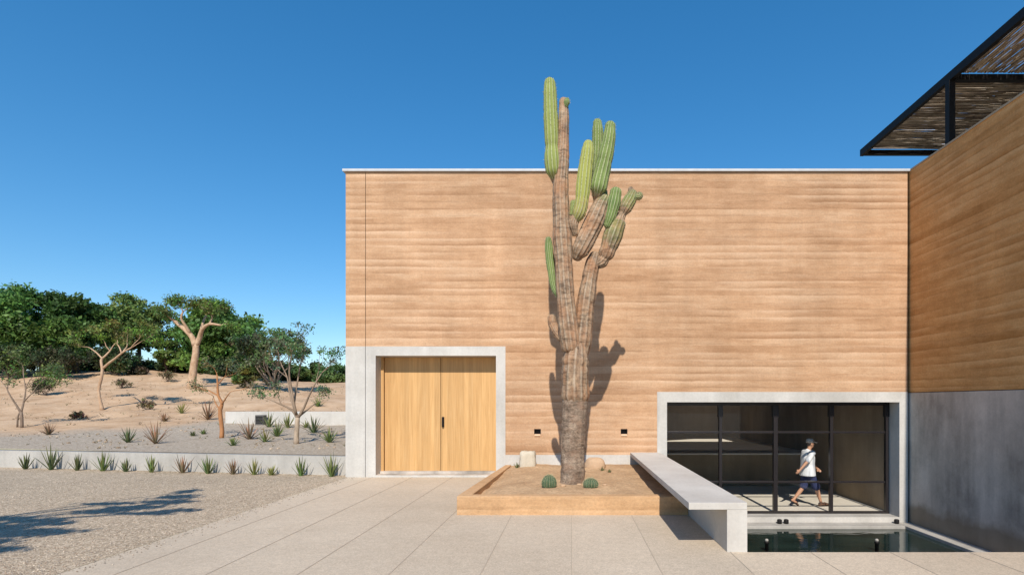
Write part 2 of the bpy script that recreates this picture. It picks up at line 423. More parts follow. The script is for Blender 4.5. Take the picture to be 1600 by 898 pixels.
def m_bark_cactus():
    t=NT('old corky cactus bark')
    n=t.noise(t.map((5,5,5)),1,6,0.7)
    c=t.ramp(n,[(0.28,(0.12,0.085,0.06)),(0.5,(0.27,0.195,0.14)),(0.74,(0.42,0.325,0.24))])
    h=t.noise(t.map((5,5,17)),1,5,0.72,0.4)
    c=t.mix(1.0,c,t.ramp(h,[(0.32,0.5),(0.55,1.12)]),'MULTIPLY')
    f=t.noise(t.map((28,28,28)),1,4,0.7)
    c=t.mix(1.0,c,t.ramp(f,[(0.3,0.7),(0.7,1.25)]),'MULTIPLY')
    pk=t.ramp(t.noise(t.map((3,3,5)),1.3,4,0.6),[(0.5,0.0),(0.7,0.5)])
    c=t.mix(pk,c,(0.33,0.20,0.13))
    t.bump(t.math('ADD',t.math('ADD',n,h),f),0.8,0.03)
    return t.fin(c,0.9,0,0.15)
M['cork']=m_bark_cactus()

def m_glass():
    t=NT('window glass')
    tr=t.n('ShaderNodeBsdfTransparent'); tr.inputs[0].default_value=(0.97,0.965,0.95,1)
    gl=t.n('ShaderNodeBsdfGlossy'); gl.inputs['Roughness'].default_value=0.0
    lw=t.n('ShaderNodeLayerWeight'); lw.inputs[0].default_value=0.5
    fr=t.math('ADD',0.055,t.math('MULTIPLY',t.math('POWER',lw.outputs['Facing'],5.0),0.9))
    mx=t.n('ShaderNodeMixShader'); t.l(fr,mx.inputs[0]); t.l(tr.outputs[0],mx.inputs[1]); t.l(gl.outputs[0],mx.inputs[2])
    t.l(mx.outputs[0],t.out.inputs[0]); t.t.nodes.remove(t.bs)
    return t.m
M['glass']=m_glass()
def m_water():
    t=NT('dark pool water')
    n=t.noise(t.map((2.2,4.5,1)),1,3,0.5,0.4)
    b=t.bump(n,0.10,0.05)
    c=t.ramp(t.noise(t.map((0.8,1.6,1)),1,4,0.6),[(0.3,(0.006,0.012,0.010)),(0.7,(0.018,0.034,0.028))])
    return t.fin(c,0.04,0,0.5)
M['water']=m_water()
M['pool']=concrete('dark pool lining',(0.03,0.04,0.036),(0.05,0.06,0.055),0.1)

# ------------------------------------------------------------------ the setting: ground
D=13.0
def kerb_y(x): return 13.25+(-5.37-x)*0.165        # line of the long low kerb wall
# plaza with the sunk pool left open
pl=MB(); X0,X1=-5.33,40.0
for (x0,x1,y0,y1) in ((X0,2.09,-60,13.0),(2.09,8.04,-60,6.5),(8.9,X1,-60,0.9),(8.04,8.9,-60,0.9)):
    pl.box(x0,x1,y0,y1,-0.12,0.0)
struct(pl.build('paved_plaza',M['paving']))
jt=MB()
k=-5
while k*0.945<8:
    x=k*0.945; y1=8.6 if -1.8<x<1.9 else (13.0 if x<2 else 6.5)
    jt.box(x-0.005,x+0.005,-3,y1,0.0005,0.004); k+=1
jj=jt.build('paving_joints',M['joint']); struct(jj)
gm=MB(); gx=[-80,-60,-45,-34,-26,-20,-15.5,-12,-9,-7,-5.33]
for i in range(len(gx)-1):
    a0,b0=gx[i],gx[i+1]
    gm.add([(a0,-60,0.004),(b0,-60,0.004),(b0,kerb_y(b0),0.004),(a0,kerb_y(a0),0.004)],[(0,1,2,3)])
struct(gm.build('gravel_bed',M['gravel']))

PD=[13.0,14.5,19,25,30,36,42,50,60,90,140,400]
PL=[.468,.475,.60,1.02,1.70,2.72,3.65,4.55,4.75,4.5,4.2,3.0]
PR=[.468,.475,.60,1.00,1.50,2.10,2.75,3.35,3.9,4.2,4.0,3.0]
def terrain(x,y):
    r=-x/max(y,1.0)
    m=min(1,max(0,(r-0.45)/0.30)); m=m*m*(3-2*m)
    yy=y-max(0,(-5.37-x)*0.0)
    zl=float(np.interp(yy,PD,PL)); zr=float(np.interp(yy,PD,PR))
    z=zr+(zl-zr)*m
    k=min(1,max(0,(y-18)/12))
    z+=k*(mnoise.noise(Vector((x*0.16,y*0.16,3.1)))*0.34+mnoise.noise(Vector((x*0.45,y*0.45,7.7)))*0.13)
    k2=min(1,max(0,(y-21)/5)); z+=k2*(mnoise.noise(Vector((x*0.9,y*0.7,5.0)))*0.12+abs(mnoise.noise(Vector((x*0.33,y*0.28,9.0))))*0.22)
    z+=min(1,max(0,(y-14.5)/3))*mnoise.noise(Vector((x*1.1,y*1.1,1.0)))*0.035
    return z
def ground_at(px,py):
    d=13.6
    while d<140:
        p=at(px,py,d)
        if terrain(p.x,p.y)>=p.z: break
        d+=0.05
    p=at(px,py,d); p.z=terrain(p.x,p.y); return p,d
tm=MB()
xs=list(np.arange(-120,-60,6))+list(np.arange(-60,-5.5,0.55))+[-5.36]+list(np.arange(-4,60,4.0))
ts=list(np.arange(0.20,32,0.55))+list(np.arange(32,70,2.0))+list(np.arange(70,300,20))
nx,ny=len(xs),len(ts)
V=[];T=[]
for j in range(ny):
    for i in range(nx):
        x=xs[i]; y=(kerb_y(x) if x<-5.36 else 13.25)+ts[j]; z=terrain(x,y)
        V.append((x,y,z))
        r=-x/max(y,1); lim=np.interp(r,[0.3,0.5,0.75,1.0],[29,27,21.5,19.5])
        T.append((min(1,max(0,0.5+(y-lim)/6.0)),0,0))
Fq=[]
for j in range(ny-1):
    for i in range(nx-1):
        cx=0.5*(xs[i]+xs[i+1]); cy=V[j*nx+i][1]
        if cx>-5.37 and cy<26.0: continue
        Fq.append((j*nx+i,j*nx+i+1,(j+1)*nx+i+1,(j+1)*nx+i))
tm.add(V,Fq,T)
struct(tm.build('desert_ground',M['terrain'],smooth=True))
# wide ground that reaches the horizon on every side
gw=MB()
for (x0,x1,y0,y1,z) in ((-3000,3000,-3000,-59,-0.06),(39,3000,-59,28,-0.06),(-3000,-79,-59,25,-0.06),(-3000,3000,300,4000,2.6)):
    gw.box(x0,x1,y0,y1,z-0.5,z)
struct(gw.build('far_ground',M['terrain']))

# low kerb wall behind the aloes
kw=thing('kerb_wall','long low pale concrete kerb wall behind the row of aloes','wall',(-10,kerb_y(-10),0))
km=MB(); xa,xb=-24.0,-5.372
ya,yb=kerb_y(xa),kerb_y(xb)
km.add([(xa,ya,-0.2),(xb,yb,-0.2),(xb,yb+0.36,-0.2),(xa,ya+0.36,-0.2),(xa,ya,0.46),(xb,yb,0.46),(xb,yb+0.36,0.46),(xa,ya+0.36,0.46)],
      [(3,2,1,0),(4,5,6,7),(0,1,5,4),(1,2,6,5),(2,3,7,6),(3,0,4,7)])
km.build('wall',M['concrete_kerb'],kw)

# ------------------------------------------------------------------ main building
TOP=7.25; CZ=3.105; NX=0.012
bld=thing('museum_building','long rammed earth building with timber double door and sunken window','building',(-5.37,13,0))
rm=MB()
nl=[(-0.89,-0.73),(1.17,1.33)]         # recesses of the two wall lamps
xs_=[-5.37,-4.905,-4.893,-1.57,-0.89,-0.73,1.17,1.33,2.035,7.99]; zs_=[0.53,1.02,1.145,2.025,CZ,TOP]
def fill(x,z):
    if -4.905<x<-4.893: return False
    if z<CZ and x<-1.57: return False
    if z<2.025 and x>2.035: return False
    if 1.02<z<1.145 and any(a_<x<b_ for a_,b_ in nl): return False
    return True
rm.cells(xs_,zs_,fill,lambda u,d,v:(u,d,v),13.0,13.5)
rm.build('rammed_wall',M['rammed'],bld)
bk=MB(); bk.box(-4.93,-4.86,13.03,13.45,3.11,7.2); bk.build('control_joint',M['lightbox'],bld)
# concrete surround of the door and the corner pier
dm=MB()
xd=[-5.37,-4.905,-4.893,-4.655,-1.795,-1.57]; zd=[-0.2,0.045,2.885,CZ]
dm.cells(xd,zd,lambda x,z: not(-4.905<x<-4.893) and not(-4.655<x<-1.795 and 0.045<z<2.885),lambda u,d,v:(u,d,v),12.988,13.5)
dm.build('door_surround',M['concrete'],bld)
b2=MB(); b2.box(-4.93,-4.86,13.03,13.45,0.0,3.09); b2.build('control_joint',M['lightbox'],bld)
pm=MB(); pm.box(-1.57,2.035,12.988,13.5,-0.2,0.53); pm.build('plinth',M['concrete'],bld)
# window surround
wm=MB()
xw=[2.035,2.268,7.79,7.99]; zw=[-1.3,-0.95,1.78,2.025]
wm.cells(xw,zw,lambda x,z: not(2.268<x<7.79 and -0.95<z<1.78),lambda u,d,v:(u,d,v),12.985,13.5)
wm.build('window_surround',M['concrete'],bld)
# coping
cp=MB(); cp.box(-5.43,8.03,12.945,13.6,7.25,7.305); cp.build('coping',M['cap'],bld)
# shell behind the front wall
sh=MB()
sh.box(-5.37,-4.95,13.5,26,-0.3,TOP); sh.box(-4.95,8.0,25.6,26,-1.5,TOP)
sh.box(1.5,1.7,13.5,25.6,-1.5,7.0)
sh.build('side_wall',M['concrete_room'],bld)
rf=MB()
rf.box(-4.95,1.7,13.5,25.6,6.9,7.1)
sx0,sx1,sy0,sy1=3.2,6.9,15.0,16.9             # unseen roof opening, added and slanted to throw a sun patch inside
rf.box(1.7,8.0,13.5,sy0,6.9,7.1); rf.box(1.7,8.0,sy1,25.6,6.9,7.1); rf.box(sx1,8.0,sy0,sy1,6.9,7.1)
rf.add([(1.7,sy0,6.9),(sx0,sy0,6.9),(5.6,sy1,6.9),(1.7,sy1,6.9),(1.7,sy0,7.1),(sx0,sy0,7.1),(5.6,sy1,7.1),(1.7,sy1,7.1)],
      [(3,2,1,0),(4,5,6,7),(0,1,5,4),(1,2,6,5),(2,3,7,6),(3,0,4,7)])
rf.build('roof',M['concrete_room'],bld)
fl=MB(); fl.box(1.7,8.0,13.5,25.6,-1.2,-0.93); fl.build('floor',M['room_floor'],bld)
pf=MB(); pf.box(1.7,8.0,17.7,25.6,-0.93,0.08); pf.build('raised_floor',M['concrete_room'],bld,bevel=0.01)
pf=MB(); pf.box(1.7,7.82,17.68,25.6,0.082,0.13); pf.build('raised_floor_top',M['room_floor'],bld)  # thin pale slab added so the sun patch on it looks brighter
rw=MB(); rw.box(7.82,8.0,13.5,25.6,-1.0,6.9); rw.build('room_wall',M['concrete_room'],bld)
# double door
leafs=[(-4.585,-3.215),(-3.205,-1.80)]
dr=bpy.data.objects.new('double_door',None); col.objects.link(dr); dr.location=(2.17,0.44,0.05); dr.parent=bld
fm=MB(); fm.box(-4.655,-4.592,13.36,13.48,0.045,2.885); fm.build('door_frame',M['wood'],dr)
for i,(a0,b0) in enumerate(leafs):
    lm=MB(); lm.box(a0,b0,13.42,13.485,0.10,2.88); lf=lm.build('door_leaf',M['wood'],dr,bevel=0.006)
hm=MB(); hm.box(-3.178,-3.122,13.385,13.425,1.17,1.42); hm.box(-3.17,-3.13,13.345,13.385,1.19,1.40)
hm.build('handle',M['steel'],dr,bevel=0.006)
th=MB(); th.box(-4.655,-1.795,12.99,13.5,0.01,0.047); th.box(-4.655,-1.795,13.3,13.5,0.047,0.10); th.build('threshold',M['concrete_dark'],bld)
# window
wi=bpy.data.objects.new('window',None); col.objects.link(wi); wi.location=(7.6,0.44,-0.93); wi.parent=bld
GY=13.44
mull=[2.268+0.03,3.655,5.005,6.375,7.735]
st=MB()
st.box(2.268,7.79,GY-0.045,GY+0.045,1.70,1.782); st.box(2.268,7.79,GY-0.05,GY+0.05,-0.945,-0.895)
for i,x in enumerate(mull):
    hw=0.05 if i==2 else 0.036
    if i in(0,4): hw=0.03
    st.box(x-hw,x+hw,GY-0.05,GY+0.05,-0.895,1.70)
    if 0<i: st.box(x-hw-0.02,x+hw+0.02,GY-0.06,GY+0.06,1.42,1.70)
st.build('window_frame',M['steel_win'],wi,bevel=0.004)
for z in (1.045,-0.175):
    for i in range(4):
        gb=MB(); gb.box(mull[i]+0.04,mull[i+1]-0.04,GY-0.03,GY+0.03,z-0.024,z+0.024); gb.build('glazing_bar',M['steel_win'],wi,bevel=0.003)
for i in range(4):
    gb=MB(); gb.add([(mull[i],GY,-0.90),(mull[i+1],GY,-0.90),(mull[i+1],GY,1.71),(mull[i],GY,1.71)],[(0,1,2,3)])
    gb.build('pane',M['glass'],wi)
# wall lamps in their recesses
lamp=None
for i,(a0,b0) in enumerate(nl):
    if i==0:
        lamp=thing('wall_lamp','small dark recessed wall lamp low on the earth wall, nearer the door','wall lamp',(a0,13,1.08),'recessed wall lamps behind the cactus')
        q=MB(); x0,x1,z0,z1=a0,b0,1.02,1.145
        q.box(x0,x1,13.12,13.2,z0,z1); q.box(x0,x0+0.008,13.004,13.12,z0,z1); q.box(x1-0.008,x1,13.004,13.12,z0,z1); q.box(x0+0.008,x1-0.008,13.004,13.12,z1-0.008,z1)
        q.build('lamp_housing',M['lightbox'],lamp)
        q=MB(); q.add([(x0+.012,12.97,0.985),(x1-.012,12.97,0.985),(x1-.012,13.0,0.95),(x0+.012,13.0,0.95),(x0+.012,12.97,0.992),(x1-.012,12.97,0.992),(x1-.012,13.0,1.02),(x0+.012,13.0,1.02)],
              [(0,1,2,3),(7,6,5,4),(0,4,5,1),(1,5,6,2),(2,6,7,3),(3,7,4,0)]); q.build('lamp_lip',M['lip'],lamp)
    else:
        dup(lamp,(a0,13,1.08),'small dark recessed wall lamp low on the earth wall, nearer the window')

# ------------------------------------------------------------------ right wing with terrace and pergola
wing=thing('side_wing','shaded rammed earth wing on a grey concrete base along the pool','building',(8.04,7,0))
wg=MB(); wg.box(8.04,8.55,0.9,26,2.015,7.255); wg.box(8.55,18,0.9,1.4,2.015,7.255); wg.build('rammed_wall',M['rammed_wing'],wing)
wg=MB(); wg.box(8.035,8.55,0.89,26,-1.3,2.0); wg.box(8.55,18,0.89,1.4,-1.3,2.0); wg.build('concrete_base',M['concrete_dark'],wing)
wg=MB(); wg.box(8.06,8.54,0.92,26,2.0,2.016); wg.build('shadow_gap',M['lightbox'],wing)
wg=MB(); wg.box(8.02,8.58,0.86,26,7.255,7.295); wg.build('coping',M['wing_cap'],wing)
wg=MB(); wg.box(8.55,18,1.4,26,6.9,7.05); wg.build('roof',M['concrete_room'],wing)
pg=thing('pergola','black steel pergola roofed with woven sticks above the right wing','pergola',(8.6,12.5,7.05))
PZ=9.10; x0,x1=8.60,17.0; y0,y1=1.5,16.3
f=MB(); f.box(x0,x0+0.10,y0,y1,PZ,PZ+0.19); f.build('edge_beam',M['steel'],pg)
f=MB(); f.box(x1-0.12,x1,y0,y1,PZ,PZ+0.19); f.build('edge_beam',M['steel'],pg)
ycs=[1.56,5.0,8.75,12.5,16.24]
for yc in ycs:
    f=MB(); f.box(x0+0.12,x1-0.12,yc-0.06,yc+0.06,PZ+0.01,PZ+0.14); f.build('cross_beam',M['steel'],pg)
for xc in (12.0,14.6):
    f=MB(); f.box(xc-0.05,xc+0.05,y0+0.1,y1-0.1,PZ+0.22,PZ+0.275); f.build('purlin',M['steel'],pg)
for (xc,yc) in ((8.66,12.5),(8.66,5.0),(16.9,12.5),(16.9,5.0)):
    f=MB(); f.box(xc-0.07,xc+0.07,yc-0.07,yc+0.07,7.05,PZ); f.build('post',M['steel'],pg)
def m_stick():
    t=NT('dry woven sticks'); a_=t.attr()
    n=t.noise(t.map((6,6,6)),1,4,0.6)
    c=t.mix(1.0,a_.outputs['Color'],t.ramp(n,[(0.3,0.7),(0.7,1.25)]),'MULTIPLY')
    return t.fin(c,0.9,0,0.15)
M['stick']=m_stick()
rng=random.Random(5)
for b in range(len(ycs)-1):
    ya,yb=ycs[b]+0.05,ycs[b+1]-0.05
    s=MB(); alongx=(b==3)
    base=[(0.42,0.34,0.25),(0.26,0.20,0.15),(0.58,0.49,0.38)]
    if alongx:
        y=ya
        while y<yb:
            xx=x0+0.1
            while xx<x1-0.1:
                L=rng.uniform(1.2,2.6); xe=min(x1-0.1,xx+L); tn=rng.choice(base); kk=rng.uniform(0.6,1.2)
                zz=PZ+0.165+rng.uniform(0,0.03)
                s.tube([(xx,y+rng.gauss(0,.02),zz),((xx+xe)/2,y+rng.gauss(0,.02),zz+rng.gauss(0,.008)),(xe,y+rng.gauss(0,.02),zz)],[rng.uniform(.008,.014)]*3,4,tuple(c*kk for c in tn),False)
                if xe>=x1-0.1: break
                xx=xe-0.05
            y+=rng.choice([0.006,0.009,0.012,0.018])
    else:
        x=x0+0.1; st_=0.0095 if b>=2 else 0.03
        while x<x1-0.1:
            yy=ya
            while yy<yb:
                L=rng.uniform(1.0,2.2); ye=min(yb,yy+L); tn=rng.choice(base); kk=rng.uniform(0.6,1.3)
                zz=PZ+0.165+rng.uniform(0,0.03)
                s.tube([(x+rng.gauss(0,.025),yy,zz),(x+rng.gauss(0,.025),(yy+ye)/2,zz+rng.gauss(0,.008)),(x+rng.gauss(0,.025),ye,zz)],[rng.uniform(.008,.014)]*3,4,tuple(c*kk for c in tn),False)
                if ye>=yb: break
                yy=ye-0.05
            x+=st_*rng.uniform(0.8,1.5)
    s.build('stick_screen',M['stick'],pg)

# ------------------------------------------------------------------ pool, ledge, kerb, bench
pb=MB()
pb.box(2.09,7.69,6.5,12.59,-1.75,-1.6); struct(pb.build('pool_floor',M['pool']))
pk=thing('pool_edge','pale concrete pool ledge and kerb under the window and grey wall','pool edge',(5,12.4,-1.1))
q=MB(); q.box(2.11,7.698,12.60,12.984,-1.75,-1.07); q.build('ledge',M['concrete_kerb'],pk,bevel=0.008)
q=MB(); q.box(7.70,8.03,6.5,12.984,-1.75,-1.068); q.build('kerb',M['concrete_kerb'],pk,bevel=0.008)
q=MB(); q.box(2.27,7.788,12.99,13.39,-1.3,-0.945); q.build('sill',M['concrete_kerb'],pk,bevel=0.006)
q=MB(); q.box(2.09,8.03,6.42,6.498,-1.75,-0.125); q.build('retaining_wall',M['pool'],pk)
wt=MB(); wt.add([(2.095,6.5,-1.135),(7.698,6.5,-1.135),(7.698,12.598,-1.135),(2.095,12.598,-1.135)],[(0,1,2,3)])
struct(wt.build('water',M['water']))
sp=None
for i,(px,py) in enumerate(((1198,0),(1370,0))):
    x=(px-893)*10.7/F
    if i==0:
        sp=thing('pool_spout','small dark water spout standing in the pool, nearer the bench','water spout',(x,10.7,-1.6),'water spouts in the pool')
        q=MB(); q.lathe((x,10.7,-1.6),[(0.035,0),(0.035,0.62),(0.05,0.625),(0.05,0.65),(0.03,0.66)],12); q.build('pipe',M['steel'],sp,True)
        q=MB(); q.lathe((x,10.7,-0.94),[(0.03,0),(0.034,0.03),(0.02,0.05)],12); q.build('nozzle',M['concrete_kerb'],sp,True)
    else: dup(sp,(x,10.7,-1.6),'small dark water spout standing in the pool, nearer the grey wall')
up=None
for i,(px,lab) in enumerate(((1218,'left one of the pair of small dark spotlights on the pool ledge'),(1228.5,'right one of the pair of small dark spotlights on the pool ledge'),(1401,'single small dark spotlight on the pool ledge beside the grey wall'))):
    x=(px-893)*12.85/F
    if i==0:
        up=thing('spotlight',lab,'spotlight',(x,12.85,-1.07),'small spotlights on the pool ledge')
        q=MB(); q.lathe((x,12.85,-1.07),[(0.05,0),(0.055,0.02),(0.055,0.085),(0.045,0.10)],14); q.build('lamp_body',M['steel'],up,True)
        q=MB(); q.lathe((x,12.85,-0.97),[(0.04,0),(0.03,0.006)],14); q.build('lens',M['steel_win'],up)
    else: dup(up,(x,12.85,-1.07),lab)

bn=thing('concrete_bench','long cantilevered concrete bench running from the planter to the wall','bench',(1.75,6.6,0))
q=MB(); q.box(1.395,2.09,6.5,12.985,0.503,0.588); q.build('seat',M['concrete_bench'],bn,bevel=0.006)
q=MB(); q.box(1.85,2.092,6.502,12.984,-1.7,0.5025); q.build('support_wall',M['concrete_bench'],bn,bevel=0.004)

# ------------------------------------------------------------------ planter
pt=thing('planter','low rammed earth planter holding the giant cactus','planter',(0,8.65,0))
q=MB(); q.box(-1.815,1.848,8.64,8.84,-0.05,0.295); q.build('front_wall',M['rammed_planter'],pt,bevel=0.012)
q=MB(); q.add([(-1.815,8.842,-0.05),(-1.60,8.842,-0.05),(-1.43,12.985,-0.05),(-1.575,12.985,-0.05),(-1.815,8.842,0.295),(-1.60,8.842,0.295),(-1.43,12.985,0.295),(-1.575,12.985,0.295)],
    [(3,2,1,0),(4,5,6,7),(0,1,5,4),(1,2,6,5),(2,3,7,6),(3,0,4,7)]); q.build('side_wall',M['rammed_planter'],pt,bevel=0.012)
def soil_z(x,y):
    z=0.235+0.10*math.exp(-((x)**2+(y-10.1)**2)/1.1)
    z+=0.07*min(1,max(0,(y-10.5)/2))
    z-=0.06*max(0,1-abs(x+1.6)/0.45)
    z+=0.03*mnoise.noise(Vector((x*1.7,y*1.7,0)))+0.012*mnoise.noise(Vector((x*6,y*6,0)))
    return z
q=MB(); nx_,ny_=60,70
V=[];Fq=[]
for j in range(ny_+1):
    for i in range(nx_+1):
        y=8.84+(12.99-8.84)*j/ny_; xl=-1.60+(0.17)*(y-8.84)/4.15; x=xl+(1.85-xl)*i/nx_; V.append((x,y,soil_z(x,y)))
for j in range(ny_):
    for i in range(nx_): Fq.append((j*(nx_+1)+i,j*(nx_+1)+i+1,(j+1)*(nx_+1)+i+1,(j+1)*(nx_+1)+i))
q.add(V,Fq); struct(q.build('planter_soil',M['soil'],smooth=True))

def rock(name,label,c,s,mat,seed,boxy=0.0,parent=None):
    "lumpy stone; boxy pushes it toward a squared block"
    m=MB(); V=[];n,k=22,14
    for j in range(k+1):
        ph=math.pi*j/k
        for i in range(n):
            th_=2*math.pi*i/n
            d=Vector((math.sin(ph)*math.cos(th_),math.sin(ph)*math.sin(th_),math.cos(ph)))
            if boxy:
                g=max(abs(d.x),abs(d.y),abs(d.z)); d=d.lerp(d/g,boxy)
            d*=1+0.13*mnoise.noise(d*1.7+Vector((seed,0,0)))+0.05*mnoise.noise(d*5+Vector((seed,0,0)))
            V.append((c[0]+d.x*s[0],c[1]+d.y*s[1],c[2]+d.z*s[2]))
    Fq=[]
    for j in range(k):
        for i in range(n): Fq.append((j*n+i,(j+1)*n+i,(j+1)*n+(i+1)%n,j*n+(i+1)%n))
    m.add(V,Fq); o=m.build(name,mat,None,True); return tag(o,label,'stone')
rock('standing_stone','upright squared pale stone standing against the plinth beside the door',((824.5-893)*12.6/F,12.6,0.42),(0.185,0.11,0.235),M['rock_pale'],2.0,0.85)
rock('boulder','rounded tan boulder behind the cactus trunk',((930-893)*12.3/F,12.35,0.34),(0.24,0.17,0.20),M['rock_tan'],5.0,0.2)
for (px,d,s_,lab) in ((880,9.65,0.035,'small reddish stone on the soil between the two barrel cacti'),(905,9.75,0.03,'small tan stone on the soil right of the cactus foot'),(945,9.7,0.028,'small stone beside the flatter barrel cactus')):
    x=(px-893)*d/F; rock('pebble',lab,(x,d,soil_z(x,d)+s_*0.3),(s_*1.5,s_,s_*0.6),M['rock_tan'],px,0.2)

# ------------------------------------------------------------------ cacti
def catmull(P,R,A,step=0.03):
    out=[];n=len(P)
    for i in range(n-1):
        p0,p1,p2,p3=P[max(i-1,0)],P[i],P[i+1],P[min(i+2,n-1)]
        L=max(2,int((p2-p1).length/step))
        for k in range(L):
            t=k/L; t2,t3=t*t,t*t*t
            p=0.5*((2*p1)+(p2-p0)*t+(2*p0-5*p1+4*p2-p3)*t2+(3*p1-p0-3*p2+p3)*t3)
            s=t*t*(3-2*t)
            out.append((p,R[i]+(R[i+1]-R[i])*s,A[i]+(A[i+1]-A[i])*t))
    out.append((P[-1],R[-1],A[-1])); return out
CX=10.0
def cactus_limb(pts, ribs=12, amp=0.19, var=0.0, seed=0, rough=0.02, ndup=5):
    """pts: (px, py, radius px, depth offset m, age 0 green .. 1 brown)"""
    P=[at(p[0],p[1],CX+p[3]) for p in pts]; R=[p[2]*CX/F for p in pts]; A=[p[4] for p in pts]
    S=catmull(P,R,A)
    tn=(S[-1][0]-S[-2][0]).normalized(); r=S[-1][1]
    e_=S[-1][0]
    for k in range(1,7):
        an=math.pi/2*k/6; S.append((e_+tn*(r*1.05*math.sin(an)),max(r*math.cos(an),0.002),S[len(S)-1][2]))
    tn0=(S[1][0]-S[0][0]).normalized(); r0=S[0][1]; b=S[0][0]; pre=[]
    for k in range(5,0,-1):
        an=math.pi/2*k/5; pre.append((b-tn0*(r0*0.8*math.sin(an)),max(r0*math.cos(an),0.002),S[0][2]))
    S=pre+S
    m=MB(); n=ribs*ndup; V=[];T=[];Fq=[]
    tg=[(S[min(i+1,len(S)-1)][0]-S[max(i-1,0)][0]).normalized() for i in range(len(S))]
    u=(Vector((1,0,0))-tg[0]*tg[0].x).normalized()
    L=0
    for i,(p,r,ag) in enumerate(S):
        if i: L+=(p-S[i-1][0]).length
        u=(u-tg[i]*u.dot(tg[i])).normalized(); v_=tg[i].cross(u)
        pinch=1-0.05*max(0,math.cos(2*math.pi*L/0.62+seed))**12
        for k in range(n):
            th_=2*math.pi*k/n+0.08*math.sin(L*1.3+seed)
            c_=abs(math.cos(ribs*(2*math.pi*k/n)/2))
            rb=c_**0.6
            rr=r*pinch*(1-amp+amp*rb*1.25)
            q_=p+u*(rr*math.cos(th_))+v_*(rr*math.sin(th_))
            rr*=1+rough*3*mnoise.noise(q_*2.2+Vector((seed,0,0)))+rough*mnoise.noise(q_*9+Vector((seed,3,0)))
            V.append(p+u*(rr*math.cos(th_))+v_*(rr*math.sin(th_)))
            T.append((c_,ag,var))
    for i in range(len(S)-1):
        for k in range(n): Fq.append((i*n+k,i*n+(k+1)%n,(i+1)*n+(k+1)%n,(i+1)*n+k))
    m.add(V,Fq,T); m.ring=n; m.S=S; m.ribs=ribs; m.ndup=ndup; return m
def spine_mesh(m,seed,step=2,L=0.03):
    g=random.Random(seed); o=MB(); n=m.ring; rows=len(m.S)
    for i in range(3,rows-1,step):
        c=m.S[i][0]
        for q in range(m.ribs):
            k=q*m.ndup
            if g.random()<.25: continue
            p=Vector(m.v[i*n+k]); nr=(p-c)
            if nr.length<1e-4: continue
            nr.normalize()
            for j in range(3):
                e_=p+(nr+Vector((g.gauss(0,.6),g.gauss(0,.6),g.gauss(0,.6)))).normalized()*L*g.uniform(.6,1.3)
                w_=nr.cross(Vector((g.gauss(0,1),g.gauss(0,1),g.gauss(0,1)))).normalized()*0.0024
                cc=g.choice([(.42,.38,.24),(.30,.26,.17),(.50,.47,.36)])
                o.add([p-w_,p+w_,e_],[(0,1,2)],cc)
    return o
cb=at(894,752,CX)
cac=thing('giant_cactus','giant columnar cactus with corky trunk and green tipped arms before the wall','cactus',cb)
cactus_limb([(893,757,20.5,0,1),(894,745,18.5,0,1),(895,715,18.6,0,1),(896,690,20,0,1),(898,630,20.5,0,1),(898,580,20,0,1),(899,556,18,0,1),(897,540,12,0,1)],13,0.05,0,1,0.05).build('trunk',M['cork'],cac,True)
def arm(pts,label=None,**k):
    m=cactus_limb(pts,**k); o=m.build('arm',M['cactus'],cac,True)
    s_=spine_mesh(m,k.get('seed',0)).build('spines',M['stick']); s_['kind']='stuff'; s_.parent=o; s_.matrix_parent_inverse=Matrix.Translation(-Vector(cac.location))@Matrix.Translation(Vector(cac.location))
    if label: o['label']=label
    return o
cactus_limb([(899,618,21.5,-.02,1),(898,590,19.5,-.04,1),(899,565,20.5,-.04,1),(900,550,17,-.03,1)],12,0.14,0,5,0.04).build('trunk_sleeve',M['cactus'],cac,True)
cactus_limb([(892,541,14.5,-.10,1),(889,515,15,-.10,1),(886,485,14,-.1,1),(882,440,13.5,-.1,1),(880,395,14,-.1,1),(878,372,14.5,-.1,1),(877,340,12.5,-.1,1),(876,300,12.5,-.1,1),(878,262,10.5,-.1,1),(880,225,9,-.1,.95),(881,185,8,-.1,1),(880.5,160,7,-.1,1)],12,0.13,0,2,0.035).build('main_stem',M['cactus'],cac,True)
arm([(875,306,4,-.02,1),(869,288,4.5,-.04,.95),(866,277,6.5,-.08,.5),(864,266,11,-.12,.3),(863,252,11.6,-.13,.1),(862.5,243,11.2,-.12,.05),(862.5,234,10,-.1,.0),(862,215,11,-.1,0),(860.5,180,10.8,-.1,0),(859.5,150,9.8,-.1,0),(859,131,8.5,-.1,0)],'tall bright green arm at the very top',var=.38,seed=3)
arm([(884,166,3.5,-.15,.4),(885.5,160,4.6,-.17,.1),(886,157,3.6,-.17,0)],'tiny green bud on the tip of the dry stem',seed=4)
arm([(873,462,4,.12,.2),(866,448,6,.2,.05),(861,415,7,.25,0),(858,390,6.5,.25,0),(857,375,5,.25,.1)],'dark green arm half hidden behind the main stem',seed=7)
arm([(886,535,6,.05,1),(872,522,7,.1,1),(864,507,7,.15,1),(862,497,6,.15,1)],'dead brown stub low on the left of the trunk',seed=8,rough=.06)
cactus_limb([(903,560,15,.05,1),(908,530,16.5,.08,1),(912,500,15,.1,1),(916,465,14,.1,1),(921,435,12,.1,1),(926,412,11,.12,1),(929,402,9,.12,.9)],11,0.13,0,9,0.035).build('side_stem',M['cactus'],cac,True)
arm([(901,401,8,-.02,1),(908,388,13.8,-.05,1),(920,365,14.5,0,1),(931,342,15,.02,.8),(939,322,13,.04,.62),(943,314,10,.05,.5)],'thick grey brown arm in the middle',seed=10,rough=.03)
